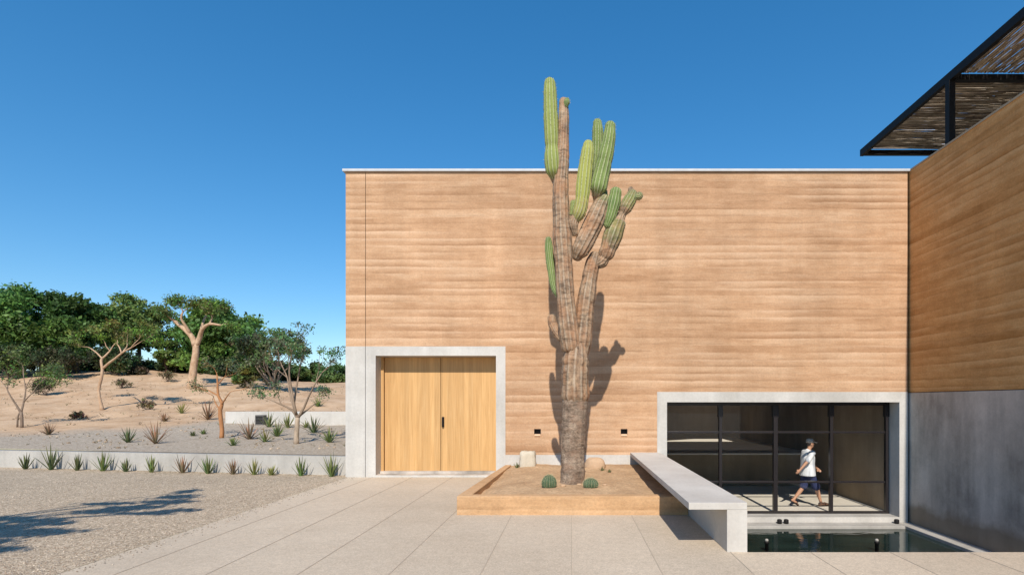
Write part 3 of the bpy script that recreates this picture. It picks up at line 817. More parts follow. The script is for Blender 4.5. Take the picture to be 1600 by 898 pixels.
arm([(932,312,5,.06,.8),(933,303,8,.02,.55),(935,293,12.5,.0,.3),(940,270,12.5,.06,.1),(946,245,11.5,.06,0),(951,220,10,.06,0),(953.5,198,8,.06,0)],'thick green arm rising from the middle',var=.05,seed=11)
arm([(930,300,6,.25,.3),(932,270,8.5,.25,.1),(934,235,9,.25,0),(934,205,8.5,.25,0),(933.5,193,7,.25,0)],'slim green arm behind the thick green one',var=.12,seed=12)
arm([(898,365,5,-.08,.9),(895,352,8,-.1,.9),(898,343,8,-.1,.7)],'grey knob at the foot of the yellow arm',seed=13,rough=.05)
arm([(898,346,5,-.10,.5),(905,333,10,-.14,.45),(909,315,10.5,-.12,.42),(912,290,11,-.12,.15),(915,262,10.5,-.12,0),(918,240,9.5,-.12,0),(919,227,7.5,-.12,0)],'yellow green arm in front of the middle arms',var=.75,seed=14)
arm([(893,335,3,-.1,.3),(896,326,5.5,-.1,0),(896,318,5,-.1,0)],'short green shoot beside the main stem',var=.3,seed=22)
arm([(931,414,6,.1,1),(940,409,9,.1,1),(944,402,8,.1,1)],'grey knob where the right arm leaves',seed=15,rough=.05)
arm([(943,408,5,.1,1),(948,395,12.5,.08,.7),(957,370,15,.1,.52),(965,350,12.5,.1,.5),(969,340,8,.1,.8),(972.5,334,6.2,.1,.9),(977,325,10.2,.08,.55),(984,313,10,.1,.4),(988,304,7.5,.1,.5)],'jointed grey green arm on the right',seed=16,var=.15,rough=.03)
arm([(987,306,4,.12,.6),(986,299,4.6,.12,.7),(985.5,296,4,.12,.7)],'dark bud on the tip of the right arm',seed=17)
arm([(992,308,4,.06,.4),(998,307,6,.06,.45),(999,306,5.6,.06,.45)],'round bud on the tip of the right arm',seed=18)
arm([(949,352,6,.02,.3),(954,338,8.5,.0,.1),(959,318,10,.0,0),(962,302,9,.0,0)],'short bluish green arm on the right',seed=19)
arm([(942,345,4,.2,.3),(944,330,6,.22,.2),(945,310,6,.22,.2),(945,300,4,.22,.2)],'short dark arm in the right fork',seed=20)

def barrel(label,px,d,rx,rz,seed):
    x=(px-893)*d/F; z=soil_z(x,d); nr=17; n=nr*6; k=16; m=MB(); V=[];T=[];Fq=[]
    for j in range(k+1):
        ph=math.pi*0.62*j/k
        for i in range(n):
            th_=2*math.pi*i/n; c_=abs(math.cos(nr*th_/2)); rr=(1-0.16+0.20*c_**0.8)*math.sin(ph)
            if j==0: rr=0.01
            V.append((x+rx*rr*math.cos(th_),d+rx*rr*math.sin(th_),z+rz*(0.28+0.72*math.cos(ph)))); T.append((c_,0.0,0.0))
    for j in range(k):
        for i in range(n): Fq.append((j*n+i,(j+1)*n+i,(j+1)*n+(i+1)%n,j*n+(i+1)%n))
    m.add(V,Fq,T); r=thing('barrel_cactus',label,'cactus',(x,d,z),'barrel cacti in the planter')
    m.build('body',M['barrel'],r,True)
    s=MB(); g=random.Random(seed)
    for i in range(nr):
        th_=2*math.pi*i/nr
        for j in range(2,14):
            ph=math.pi*0.62*j/14.5; rr=1.04*math.sin(ph)
            c=Vector((x+rx*rr*math.cos(th_),d+rx*rr*math.sin(th_),z+rz*(0.28+0.72*math.cos(ph))))
            nrm=Vector((math.sin(ph)*math.cos(th_),math.sin(ph)*math.sin(th_),math.cos(ph)))
            for q in range(3):
                e_=c+nrm*0.022+Vector((g.gauss(0,.014),g.gauss(0,.014),g.gauss(0,.014)))
                w_=nrm.cross(Vector((g.gauss(0,1),g.gauss(0,1),g.gauss(0,1)))).normalized()*0.0016
                s.add([c-w_,c+w_,e_],[(0,1,2)],(0.45,0.40,0.24))
    s.build('spines',M['stick'],r)['kind']='stuff'
barrel('taller rounded barrel cactus in the planter, nearer the door',858,9.55,0.128,0.21,1)
barrel('lower flatter barrel cactus in the planter, nearer the bench',923,9.5,0.128,0.155,2)

# ------------------------------------------------------------------ aloes and agaves
def rosette(name,label,cat,c,h,w,n,colr,seed,group=None,droop=0.25,width=0.035,spread=0.75):
    g=random.Random(seed); m=MB(); c=Vector(c)
    for k in range(n):
        an=k*2.39996+g.uniform(-.3,.3); f_=(k+0.5)/n
        tilt=spread*(0.12+0.95*f_)*g.uniform(.8,1.15)
        L=h*(1.0-0.30*f_)*g.uniform(.75,1.12)*(1+0.25*(w/h-0.8)*f_)
        out=Vector((math.cos(an),math.sin(an),0)); side=Vector((-math.sin(an),math.cos(an),0))
        p=c+out*0.025*f_+Vector((0,0,-0.01)); tl=tilt; S=[]; ns=6
        for i in range(ns+1):
            t=i/ns
            d=(Vector((0,0,1))*math.cos(tl)+out*math.sin(tl))
            nrm=(out*math.cos(tl)-Vector((0,0,1))*math.sin(tl))
            wd=width*(0.75+0.5*t)*(1-t**1.7) if i<ns else 0.0008
            S.append((p.copy(),wd,nrm)); p=p+d*(L/ns); tl+=droop*g.uniform(-.3,1)/ns*(0.5+f_)-0.10/ns
        V=[];T=[];Fq=[]
        kk=g.uniform(.75,1.25); warm=g.uniform(-.25,.25)
        for i,(q,wd,nm) in enumerate(S):
            th_=wd*0.38
            V+= [q-side*wd, q+nm*th_*1.2, q+side*wd, q-nm*th_*0.25]
            tip=i/ns
            cc=(colr[0]*kk*(1+warm+0.35*tip),colr[1]*kk*(1-0.05*tip),colr[2]*kk)
            T+=[cc]*4
        for i in range(ns):
            for j in range(4): Fq.append((i*4+j,i*4+(j+1)%4,(i+1)*4+(j+1)%4,(i+1)*4+j))
        m.add(V,Fq,T)
    o=m.build(name,M['succulent'],None,False); return tag(o,label,cat,group)
GR=(0.115,0.185,0.055); YG=(0.18,0.225,0.07); BR=(0.19,0.135,0.075); DK=(0.085,0.125,0.05)
row=[(40,26,14,DK,'upright narrow dark aloe, first at the left end of the kerb row'),
(80,36,26,DK,'largest dark aloe of the kerb row, second from its left end'),
(121,27,9,DK,'thin dark aloe of the kerb row just right of the largest one'),
(161,31,24,GR,'wide green aloe with splayed blades, fourth from the left in the kerb row'),
(197,22,13,DK,'short dark aloe between the splayed green one and a thin green one'),
(237,27,10,GR,'thin green aloe throwing a long shadow, sixth in the kerb row'),
(285,31,20,BR,'reddish brown aloe in the middle of the kerb row'),
(325,27,20,GR,'full green aloe just right of the reddish brown one in the kerb row'),
(364,25,16,BR,'sparse thin greyish aloe of the kerb row right of the full green one'),
(397,24,18,YG,'light green aloe, fourth from the right end of the kerb row'),
(424,17,17,YG,'lowest light green aloe, third from the right end of the kerb row'),
(470,30,18,GR,'upright dense green aloe, second from the right end of the kerb row'),
(518,37,22,GR,'tall green aloe nearest to the building corner in the kerb row')]
for i,(px,h,hw,c,lab) in enumerate(row):
    x0=(px-893)*13/F
    d=13.0
    for _ in range(6): d=kerb_y((px-893)*d/F)-0.26
    x=(px-893)*d/F; s=d/F
    rosette('aloe',lab,'aloe',(x,d,0.004),h*s*1.12,hw*s*2,14 if c!=DK else 16,c,50+i,'aloes along the concrete kerb',0.3,0.027,0.42+0.45*hw/h)
bedp=[(200,691,24,24,DK,'dense upright brown green agave on the upper gravel, left of the wide one','agave'),
(243,693,36,32,BR,'wide brown agave with spreading blades on the upper gravel','agave'),
(257,658,14,16,BR,'small brown plant on the sand behind the wide agave','plant'),
(76,679,18,26,BR,'low dry spreading plant on the far left of the upper gravel','plant'),
(302,681,9,11,DK,'small round dark tuft left of the small orange trunk, left of its pair','plant'),
(318,678,9,11,GR,'small round green tuft beside the small orange trunk, right of its pair','plant'),
(364,696,16,20,GR,'low bright green aloe at the foot of the orange trunk tree','aloe'),
(390,686,32,34,BR,'large brown agave in front of the pale garden wall','agave'),
(414,690,22,22,YG,'pale green aloe in front of the dark vent box','aloe'),
(421,667,24,20,GR,'tall green aloe right beside the dark vent box','aloe'),
(433,682,27,18,GR,'upright green aloe between the vent box and the pale slender tree','aloe'),
(450,668,24,12,YG,'slim pale shrubby aloe just left of the pale slender trunk','aloe'),
(490,676,30,36,DK,'broad dark agave just right of the pale slender trunk','agave'),
(515,691,24,32,GR,'low broad green aloe nearest to the corner on the upper bed','aloe'),
(527,660,18,18,GR,'green aloe beside the building corner behind the low broad one','aloe'),
(497,635,15,18,GR,'small green aloe on the slope behind the pale slender tree','aloe'),
(478,668,12,14,YG,'small yellow green tuft behind the pale slender trunk','plant'),
(284,645,16,24,YG,'low yellow green tuft on the slope below the big pale tree','plant'),
(325,655,30,26,BR,'dry bare brown tuft left of the orange trunk tree','plant'),
(512,614,5,14,BR,'small dry tuft high on the slope near the building','plant')]
for i,(px,py,h,hw,c,lab,cat) in enumerate(bedp):
    p,d=ground_at(px,py); s=d/F
    rosette(cat if cat!='plant' else 'desert_plant',lab,cat,p,h*s*1.1,hw*s*1.5,18,c,90+i,'agaves and aloes on the upper desert bed',0.5,0.028*(d/16)**0.5,0.55+0.45*min(1,hw/h))
for i,(px,d,h,lab) in enumerate(((808,12.5,0.16,'small dark plant at the foot of the upright stone'),(941,11.9,0.12,'small dark plant at the foot of the tan boulder'),(952,11.6,0.09,'tiny dark plant on the soil right of the tan boulder'))):
    x=(px-893)*d/F; rosette('small_plant',lab,'plant',(x,d,soil_z(x,d)),h,h*1.2,12,DK,130+i,'small plants around the stones',0.5,0.014,0.9)

al=MB(); ra=random.Random(17)
for k in range(700):
    px=ra.uniform(0,535); x0=(px-893)*13.5/F; x=x0; y=kerb_y(x)-abs(ra.gauss(.05,.22))-.02
    l_=ra.uniform(.02,.09); a_=ra.uniform(0,6.28); e_=Vector((math.cos(a_),math.sin(a_),ra.uniform(0,.25)))*l_; b_=Vector((-math.sin(a_),math.cos(a_),0))*.006
    c_=Vector((x,y,.010)); al.add([c_-b_,c_+b_,c_+e_],[(0,1,2)],ra.choice([(.34,.26,.15),(.20,.14,.08),(.12,.12,.05)]))
tag(al.build('leaf_litter',M['stick']),'dead leaves and twigs scattered along the foot of the kerb wall','litter',kind='stuff')
# ------------------------------------------------------------------ trees
def grow(g,p,d,L,r,lev,mx,tubes,tips,spread=0.6,up=0.15,ratio=0.72,kids=(2,3),wob=0.18):
    n=4; pts=[p.copy()]; rr=[r]; q=p.copy(); dd=d.normalized()
    for i in range(n):
        dd=(dd+Vector((g.gauss(0,wob),g.gauss(0,wob),g.gauss(0,wob)*0.7+up*0.25))).normalized()
        q=q+dd*(L/n); pts.append(q.copy()); rr.append(r*(1-0.38*(i+1)/n))
    tubes.append((pts,rr))
    if lev>=mx: tips.append((q,dd)); return
    if lev>=mx-1: tips.append((pts[2],dd))
    for k in range(g.randint(*kids)):
        ax=Vector((g.gauss(0,1),g.gauss(0,1),g.gauss(0,1))).normalized()
        nd=(dd+ax*spread*g.uniform(.6,1.2)+Vector((0,0,up))).normalized()
        grow(g,q if k<2 else pts[3],nd,L*ratio*g.uniform(.8,1.15),rr[-1]*0.78,lev+1,mx,tubes,tips,spread,up,ratio,kids,wob)
def leaf_mesh(rs,centers,radii,counts,size,aspect,colors,flat=0.0,jit=0.35):
    "many small four-cornered leaves round each centre"
    Vs=[];Cs=[]
    for c,r,n,cl in zip(centers,radii,counts,colors):
        r=np.array(r if hasattr(r,'__len__') else (r,r,r))
        dv=rs.normal(size=(n,3)); dv/=np.linalg.norm(dv,axis=1)[:,None]
        rad=rs.uniform(0.15,1.0,size=(n,1))**0.55*(1+0.25*rs.normal(size=(n,1)))
        pos=np.array(c)[None]+dv*rad*r[None]
        u=rs.normal(size=(n,3)); u[:,2]*=(1-flat); u/=np.linalg.norm(u,axis=1)[:,None]
        t=rs.normal(size=(n,3)); v=np.cross(u,t); v/=np.linalg.norm(v,axis=1)[:,None]
        s=size*rs.uniform(.4,1.55,size=(n,1))
        q=np.stack([pos-u*s, pos+v*s*aspect, pos+u*s, pos-v*s*aspect],axis=1)
        Vs.append(q.reshape(-1,3))
        k=rs.uniform(1-jit,1+jit,size=(n,1)); cc=np.array(cl)[None]*k
        cc=cc*(1+rs.normal(size=(n,3))*0.06)
        Cs.append(np.repeat(np.clip(cc,0.004,1),4,axis=0))
    V=np.concatenate(Vs); C=np.concatenate(Cs); m=MB()
    m.v=V.tolist(); m.t=C.tolist(); n=len(V)//4
    m.f=np.arange(n*4).reshape(-1,4).tolist()
    return m
def tubes_mesh(tubes,n=6,tint=(.5,.5,.5)):
    m=MB()
    for pts,rr in tubes: m.tube(pts,rr,n if rr[0]>0.03 else 4,tint,False)
    return m

def far_tree(label,px,top,wpx,base_py,d,seed,colr,nclump=26,density=300,leaf=0.15,trunks=2,base_frac=0.35,name='desert_tree',cat='tree',group='dark green trees along the sandy ridge',barkmat='bark_dark',gap=1.0):
    "a broad crown of many separate leaf clumps over leaning limbs; stands on the terrain"
    g=random.Random(seed); rs=np.random.RandomState(seed)
    s=d/F; x=(px-893)*s; y=d; zb=terrain(x,y); zt=EYE-(top-628)*s; H=zt-zb; W=wpx*s/2
    r=thing(name,label,cat,(x,y,zb),group)
    cent=[];rad=[];cnt=[];cl=[]; tubes=[]
    zc=zb+H*(base_frac+1)/2; hz=H*(1-base_frac)/2
    for k in range(nclump):
        for _ in range(30):
            a_,b_,c_=g.uniform(-1,1),g.uniform(-1,1),g.uniform(-1,1)
            q=a_*a_+b_*b_+c_*c_
            if q<1 and q>0.08: break
        rr=W*g.uniform(.22,.40)*(1-0.25*max(0,c_))
        pos=Vector((x+a_*W*0.86,y+b_*W*0.75,zc+c_*hz*0.86-0.1*H*a_*a_))
        cent.append(pos); rad.append((rr,rr,rr*0.62)); cnt.append(int(density*g.uniform(.6,1.3))); kk=g.uniform(.62,1.45); yl=g.uniform(-.12,.22)
        cl.append((colr[0]*kk*(1+yl),colr[1]*kk,colr[2]*kk*(1-yl*.5)))
    roots=[Vector((x+g.uniform(-.12,.12)*W*(i+.3),y+g.uniform(-.1,.1)*W,zb-0.05)) for i in range(trunks)]
    forks=[]
    for q in roots:
        f1=q+Vector((g.gauss(0,.16)*W,g.gauss(0,.1)*W,H*g.uniform(.22,.34)))
        mid=q.lerp(f1,.5)+Vector((g.gauss(0,.05)*W,0,0)); tubes.append(([q,mid,f1],[H*.028,H*.023,H*.02])); forks.append(f1)
    for c in cent:
        f1=min(forks,key=lambda f_:(f_-c).length); mid=f1.lerp(c,.5)+Vector((g.gauss(0,.08)*W,g.gauss(0,.08)*W,g.gauss(0,.05)*H))
        tubes.append(([f1,f1.lerp(mid,.6)+Vector((g.gauss(0,.03)*W,0,0)),mid,c],[H*.014,H*.011,H*.008,H*.003]))
    tubes_mesh(tubes,7).build('trunk',M[barkmat],r,True)
    leaf_mesh(rs,cent,rad,cnt,leaf,0.5,cl).build('crown',M['leaf'],r)
    return r
G1=(0.082,0.165,0.034); G2=(0.105,0.172,0.038); G3=(0.112,0.175,0.045)
far_tree('broad dark green tree at the far left edge of the ridge',30,436,170,592,44,11,G1,50,620,0.15,3,.10)
far_tree('dark green tree right of the leftmost one, behind the slender leaning tree',118,452,120,588,46,12,(0.070,0.142,0.033),40,620,0.15,2,.06)
far_tree('rounded mid green tree with sky showing beneath its crown',212,458,128,580,53,13,G3,34,480,0.15,2,.30)
far_tree('dark green spreading tree right behind the big pale trunk',343,464,150,590,46,14,G1,52,620,0.15,3,.05)
far_tree('low olive green tree between the rounded tree and the big pale trunk',268,528,60,580,50,15,G2,24,360,0.14,2,.02)
far_tree('dark green tree at the left beyond the ridge, partly out of frame',-90,440,190,592,46,16,G2,36,420,0.17,3,.10)
for i,(px,top,wp,dd_,lab) in enumerate(((-20,540,110,50,'dark understory shrub at the left edge below the leftmost tree'),(60,536,100,51,'dark understory shrub below the broad leftmost tree crown'),(130,545,100,51.5,'dark understory shrub behind the slender leaning tree trunk'),(188,556,70,52.5,'dark understory shrub left of the small gap of sky'),(250,566,70,53,'low dark shrub just right of the small gap of sky'),(305,552,90,52,'dark understory shrub right behind the big pale trunk'),(375,550,90,52,'dark understory shrub at the right end of the tree group'),(425,560,60,54,'dark shrub between the tree group and the far hedge line'))):
    far_tree(lab,px,top,wp,600,dd_,60+i,(0.048,0.085,0.028),22,330,.15,3,-.12,'understory_shrub','shrub','dark understory shrubs along the ridge')
# underbrush of bare purple brown branches beneath the left trees
def brush(label,px,top,wpx,d,seed,colr,density,nst=9,bark='bark_dark',leaf=0.07,name='shrub',group=None,leafy=True,maxl=2):
    g=random.Random(seed); rs=np.random.RandomState(seed); s=d/F; x=(px-893)*s; zb=terrain(x,d); H=EYE-(top-628)*s-zb; W=wpx*s/2
    r=thing(name,label,'shrub',(x,d,zb),group); tubes=[];tips=[]
    for k in range(nst):
        dv=Vector((g.uniform(-1,1)*W/H,g.uniform(-.6,.6)*W/H,1.0)).normalized()
        grow(g,Vector((x,d,zb-.03)),dv,H*.5,H*.018,0,maxl,tubes,tips,.55,.12,.66,(2,3),.2)
    tubes_mesh(tubes,5).build('branches',M[bark],r,True)
    if leafy:
        c=[p for p,_ in tips]; n=len(c)
        leaf_mesh(rs,c,[W*.20]*n,[max(3,int(density*g.uniform(.4,1.5))) for _ in c],leaf,0.45,[tuple(v*g.uniform(.7,1.35) for v in colr) for _ in c]).build('foliage',M['leaf'],r)
    return r
brush('bare brown thicket in the shade under the left trees',92,548,80,41.5,21,(0.055,0.07,0.03),45,16,'bark_dark',.09,group='shrubs on the sandy ridge')
brush('dark brown thicket behind the slender leaning tree',178,548,90,43.5,22,(0.05,0.075,0.028),60,15,'bark_dark',.10,group='shrubs on the sandy ridge')
brush('dark low thicket at the far left foot of the trees',15,540,80,41,23,(0.05,0.085,0.028),65,14,'bark_dark',.10,group='shrubs on the sandy ridge')
brush('dark thicket beneath the crown right of the big pale trunk',352,562,76,44,24,(0.055,0.095,0.03),70,15,'bark_dark',.10,group='shrubs on the sandy ridge')
brush('rounded olive shrub on the sand right of the big pale trunk',393,574,42,37,25,(0.13,0.165,0.045),90,12,'bark_grey',.08,group='shrubs on the sandy ridge')
brush('tall thin grey green shrub beside the rounded olive one',428,530,62,37.5,26,(0.11,0.16,0.07),34,12,'bark_grey',.10,group='shrubs on the sandy ridge',maxl=3)
brush('dry bushy tuft on the sand left of the big pale trunk',215,575,60,44,27,(0.07,0.06,0.03),30,9,'bark_grey',.09,group='shrubs on the sandy ridge')
for i,(px,top,wp,d,lab) in enumerate(((452,566,66,58,'leftmost dark shrub of the far hedge line'),(490,567,60,60,'middle shrub of the far hedge line behind the pale slender tree'),(528,564,62,57,'shrub of the far hedge line next to the building corner'),(570,572,60,60,'far hedge shrub hidden behind the building corner'))):
    far_tree(lab,px,top,wp,598,d,40+i,(0.085,0.145,0.042),24,330,.14,2,-.1,'hedge_shrub','shrub','far hedge line on the ridge')

def custom_tree(name,label,base_px,limbs,d,bark,r_unit,seed,grow_from,colr,leaf,per_tip,tip_r,levels=2,glen=0.8,spread=0.6,up=0.15,tint=(.5,.5,.5),group=None,flatten=.7,btint=None,slim=.78,gl=1.0):
    """limbs: polylines of (px, py, radius px, depth offset); grow_from: (limb index, point index, direction x, z)"""
    g=random.Random(seed); rs=np.random.RandomState(seed); s=d/F; limbs=[[(q[0],q[1],q[2]*slim,q[3]) for q in L] for L in limbs]
    b=at(base_px[0],base_px[1],d); r=thing(name,label,'tree',b,group); tubes=[];tips=[]
    for L in limbs:
        P=[at(q[0],q[1],d+q[3]) for q in L]; S=catmull(P,[q[2]*s for q in L],[0]*len(L),0.15*d/20)
        tubes.append(([q[0] for q in S],[q[1] for q in S]))
    nl_=len(tubes)
    for (li,pi,dx,dy,dz,ln) in grow_from:
        q=limbs[li][pi]; p=at(q[0],q[1],d+q[3])
        grow(g,p,Vector((dx,dy,dz)),ln*gl,max(q[2]*s*.8,.012),0,levels,tubes,tips,spread,up,.70,(2,3),.16)
    trunk=MB()
    for k,(pts,rr) in enumerate(tubes[:nl_]): trunk.tube(pts,rr,10,(btint if btint and k else tint),True)
    for pts,rr in tubes[nl_:]: trunk.tube(pts,rr,5,btint or tint,False)
    trunk.build('trunk',M[bark],r,True)
    if per_tip:
        c=[p for p,_ in tips]
        leaf_mesh(rs,c,[(tip_r,tip_r,tip_r*flatten)]*len(c),[max(2,int(per_tip*g.uniform(.5,1.5))) for _ in c],leaf,.45,[tuple(v*g.uniform(.7,1.4) for v in colr) for _ in c]).build('foliage',M['leaf'],r)
    return r
# big pale trunk (elephant tree)
p,d=ground_at(300,606)
limbsB=[[(299,608,9.5,0),(300,595,7.6,0),(303,570,6.6,0),(306,550,6.2,0),(306,538,5.6,0)],
 [(305,540,6,0),(301,528,5,0),(292,517,4.6,0),(281,508,3.8,.3),(272,501,3,.6)],
 [(306,540,5.5,0),(312,527,4.6,0),(316,514,3.6,-.3),(327,506,2.6,-.5),(345,508,1.8,-.6)],
 [(298,522,3.2,0),(290,509,2.6,-.3),(283,497,2.0,-.5),(286,487,1.5,-.6)],
 [(314,519,3,0),(317,504,2.2,.5),(322,492,1.6,.9)]]
custom_tree('elephant_tree','big pale branching trunk tree standing on the crest of the sand',(300,608),limbsB,d,'bark_pale',1,31,
 [(1,4,-.8,0,.5,.8),(1,4,-.5,-.4,.7,.7),(2,4,.9,0,.25,.9),(2,3,.5,.4,.6,.8),(3,3,-.1,-.5,.8,.7),(3,3,.5,.3,.7,.65),(4,2,.3,.4,.8,.7),(4,2,.8,-.2,.5,.9)],G2,.075,70,.46,2,1.2,.7,.05,gl=.72)
# slender leaning tree
p,d=ground_at(160,640)
limbsA=[[(160,641,4.6,0),(157,628,3.2,0),(154,610,3.0,0),(158,592,3.2,0),(160,577,3.0,0),(158,563,2.6,0),(163,557,2.0,.1),(172,548,1.5,.2)],
 [(161,575,2.6,0),(170,567,2.4,0),(181,559,2.2,-.2),(192,550,1.7,-.3),(205,543,1.3,-.4)],
 [(190,552,1.6,-.3),(187,543,1.3,-.2),(183,537,1.0,-.1)],
 [(160,560,1.8,0),(150,550,1.4,.2),(140,543,1.0,.4)]]
custom_tree('slender_tree','slender leaning pale tree with forked top on the sandy slope',(160,641),limbsA,d,'bark_pale',1,32,
 [(0,7,.2,.2,1,.85),(0,7,-.4,-.3,.8,.8),(1,4,.8,.1,.6,.9),(1,4,.5,-.4,.9,.9),(2,2,0,.3,1,.8),(3,2,-.8,0,.5,.8),(1,3,.3,.3,1,.9)],(0.145,0.20,0.04),.055,60,.36,2,.9,.7,.1,flatten=.6,slim=.68,gl=.72)
# orange trunk
p,d=ground_at(346,684)
limbsC=[[(346,685,4.6,0),(347,672,4,0),(345,655,4,0),(344,640,3.8,0),(347,630,3.2,0),(341,618,2.4,0),(340,600,1.8,0),(339,585,1.2,0)],
 [(346,632,1.8,0),(354,620,1.1,-.2),(360,612,.7,-.3)],[(344,640,1.6,0),(337,630,1.0,.1),(333,618,.6,.2)]]
custom_tree('small_orange_tree','small tree with crooked orange trunk on the upper gravel',(346,685),limbsC,d,'bark_orange',1,33,
 [(0,7,0,0,1,.30),(0,6,.7,.2,.6,.36),(0,5,-.7,-.2,.6,.36),(1,2,.9,0,.3,.4),(2,2,-.8,.2,.6,.35)],(0.12,0.14,0.055),.030,20,.19,2,.5,.7,.15)
# pale slender multi branch tree
p,d=ground_at(463,693)
limbsD=[[(463,694,5.6,0),(463,680,4.8,0),(464,666,4.6,0),(465,652,4.2,0)],
 [(465,653,3.0,0),(456,640,2.2,0),(440,632,1.5,-.1),(424,625,1.0,-.2)],
 [(465,652,3.0,0),(458,632,2.2,.1),(452,610,1.7,.2),(449,590,1.3,.3),(440,570,1,.3)],
 [(463,648,2.6,0),(459,630,2.6,-.1),(454,600,2,-.1),(452,580,1.5,-.2),(455,556,1.1,-.2)],
 [(459,633,2.2,0),(462,612,1.8,.2),(466,590,1.5,.2),(470,568,1.1,.2)],
 [(466,652,3,0),(475,636,2.2,0),(483,618,1.7,-.1),(492,600,1.3,-.2),(503,582,.9,-.2)],
 [(467,650,2.4,0),(480,640,1.5,.2),(492,630,1.1,.3)]]
gfD=[(1,3,-.9,0,.3,.42),(1,2,-.5,.2,.8,.5),(2,4,-.6,.1,1,.75),(2,3,-.9,-.2,.8,.6),(3,4,.0,.2,1,.8),(3,3,.4,-.2,1,.75),(4,3,.3,.2,1,.8),(4,2,.6,-.1,1,.7),(5,4,.7,.1,.9,.75),(5,3,.3,-.2,1,.75),(6,2,.9,.2,.4,.45),(5,4,1,-.2,.5,.6)]
custom_tree('young_tree','pale slender tree with airy open branches near the building corner',(463,694),limbsD,d,'bark_grey',1,34,gfD,(0.11,0.17,0.075),.036,24,.19,2,.6,.5,.25,(.75,.72,.68),btint=(.52,.47,.43),gl=.62)
# leafy sapling on the left
p,d=ground_at(33,668)
limbsE=[[(34,669,3,0),(34,655,2.6,0),(33,643,2.6,0)],[(33,645,2.2,0),(25,632,1.7,0),(16,618,1.2,-.1),(10,605,.8,-.1)],[(33,644,2,0),(37,628,1.5,.1),(40,610,1.1,.2),(38,595,.8,.2)],[(27,668,1.8,.1),(28,650,1.3,.1),(33,640,1,.1)],[(37,628,1.2,.1),(48,616,.9,0),(60,610,.6,-.1)]]
custom_tree('small_desert_tree','small crooked tree with sparse olive leaves at the left edge',(34,669),limbsE,d,'bark_grey',1,35,
 [(1,3,-.4,0,1,.6),(1,2,-.8,.2,.7,.6),(2,3,0,0,1,.7),(2,2,.5,-.2,.9,.7),(4,2,.9,0,.3,.6),(4,1,.5,.3,.9,.6),(2,3,-.4,.3,.9,.6)],(0.11,0.16,0.045),.045,40,.30,2,.6,.65,.12,(.4,.36,.34))
for i,(px,py,h,wp,lab,cl_,dn) in enumerate(((72,618,26,62,'dark scrubby bush on the sand behind the small crooked tree',(.07,.075,.035),34),(190,606,14,34,'dry scrubby bush on the sand just right of the slender tree',(.17,.13,.07),16),(262,596,16,36,'dry scrubby bush on the sand left of the big pale trunk foot',(.15,.12,.06),16),(228,640,16,30,'low dry bush on the lower sand left of the wide agave',(.19,.14,.08),12),(418,603,16,40,'dry scrubby bush behind the pale slender tree, on the sand',(.12,.12,.06),20),(122,655,12,24,'tiny dry bush low on the sand left of the slender tree',(.18,.13,.07),12))):
    p_,d_=ground_at(px,py)
    brush(lab,px,py-h,wp,d_,300+i,cl_,dn,9,'bark_dark',.045,'desert_shrub','dry scrubby bushes on the sand')
# dry litter: twigs, grass wisps and stones nobody could count
rl=random.Random(8); lm_=MB(); ls_=MB()
for k in range(2600):
    d=rl.uniform(15,44)**1.0; px=rl.uniform(-60,540); x=(px-893)*d/F; y=d
    if y<kerb_y(x)+0.6: continue
    if mnoise.noise(Vector((x*.5,y*.5,2)))+rl.uniform(-.4,.4)<0.05: continue
    z=terrain(x,y)
    if rl.random()<.55:
        hh=rl.uniform(.05,.22)*(0.6 if d<22 else 1.2); cc=rl.choice([(.30,.22,.12),(.16,.12,.07),(.11,.12,.05),(.36,.28,.17)])
        for q in range(rl.randint(3,7)):
            a_=rl.uniform(0,6.28); l_=hh*rl.uniform(.5,1.2); e_=Vector((x+math.cos(a_)*l_*.8,y+math.sin(a_)*l_*.8,z+l_*.7)); b_=Vector((-math.sin(a_),math.cos(a_),0))*.009
            lm_.add([Vector((x,y,z-.01))-b_,Vector((x,y,z-.01))+b_,e_],[(0,1,2)],cc)
    else:
        r_=rl.uniform(.015,.06); ls_.lathe((x,y,z-r_*.4),[(r_*.7,0),(r_,r_*.5),(r_*.6,r_*1.1)],6,rl.choice([(.36,.27,.19),(.26,.19,.13),(.44,.35,.26)]))
tag(lm_.build('dry_grass',M['stick']),'dry grass wisps and twigs strewn over the sandy slope','grass',kind='stuff')
tag(ls_.build('loose_stones',M['stick']),'loose small stones strewn over the sandy slope','stones',kind='stuff')
gp=MB(); rg=random.Random(3)
for k in range(9000):
    d=rg.uniform(5.4,13.0); lim=-893/F*d; x=rg.uniform(max(lim,-11.5),-5.34) if k%16 else -5.34+abs(rg.gauss(0,.16))
    if x<lim-.3: continue
    if d>kerb_y(x)-.06: continue
    r_=rg.uniform(.004,.011); kk=rg.uniform(.55,1.3); cc=tuple(v*kk for v in rg.choice([(.40,.32,.24),(.34,.29,.24),(.48,.40,.31),(.30,.22,.16)]))
    a_=rg.uniform(0,1); z0=0.003 
    gp.add([(x+r_*math.cos(a_+q*1.2566),d+r_*.8*math.sin(a_+q*1.2566),z0) for q in range(5)]+[(x+r_*.6*math.cos(a_+q*1.2566),d+r_*.5*math.sin(a_+q*1.2566),z0+r_*.75) for q in range(5)],[(q,(q+1)%5,5+(q+1)%5,5+q) for q in range(5)]+[(5,6,7,8,9)],cc)
tag(gp.build('loose_gravel',M['stick']),'loose gravel pebbles lying on the gravel bed and spilling over the paving edge','gravel',kind='stuff')
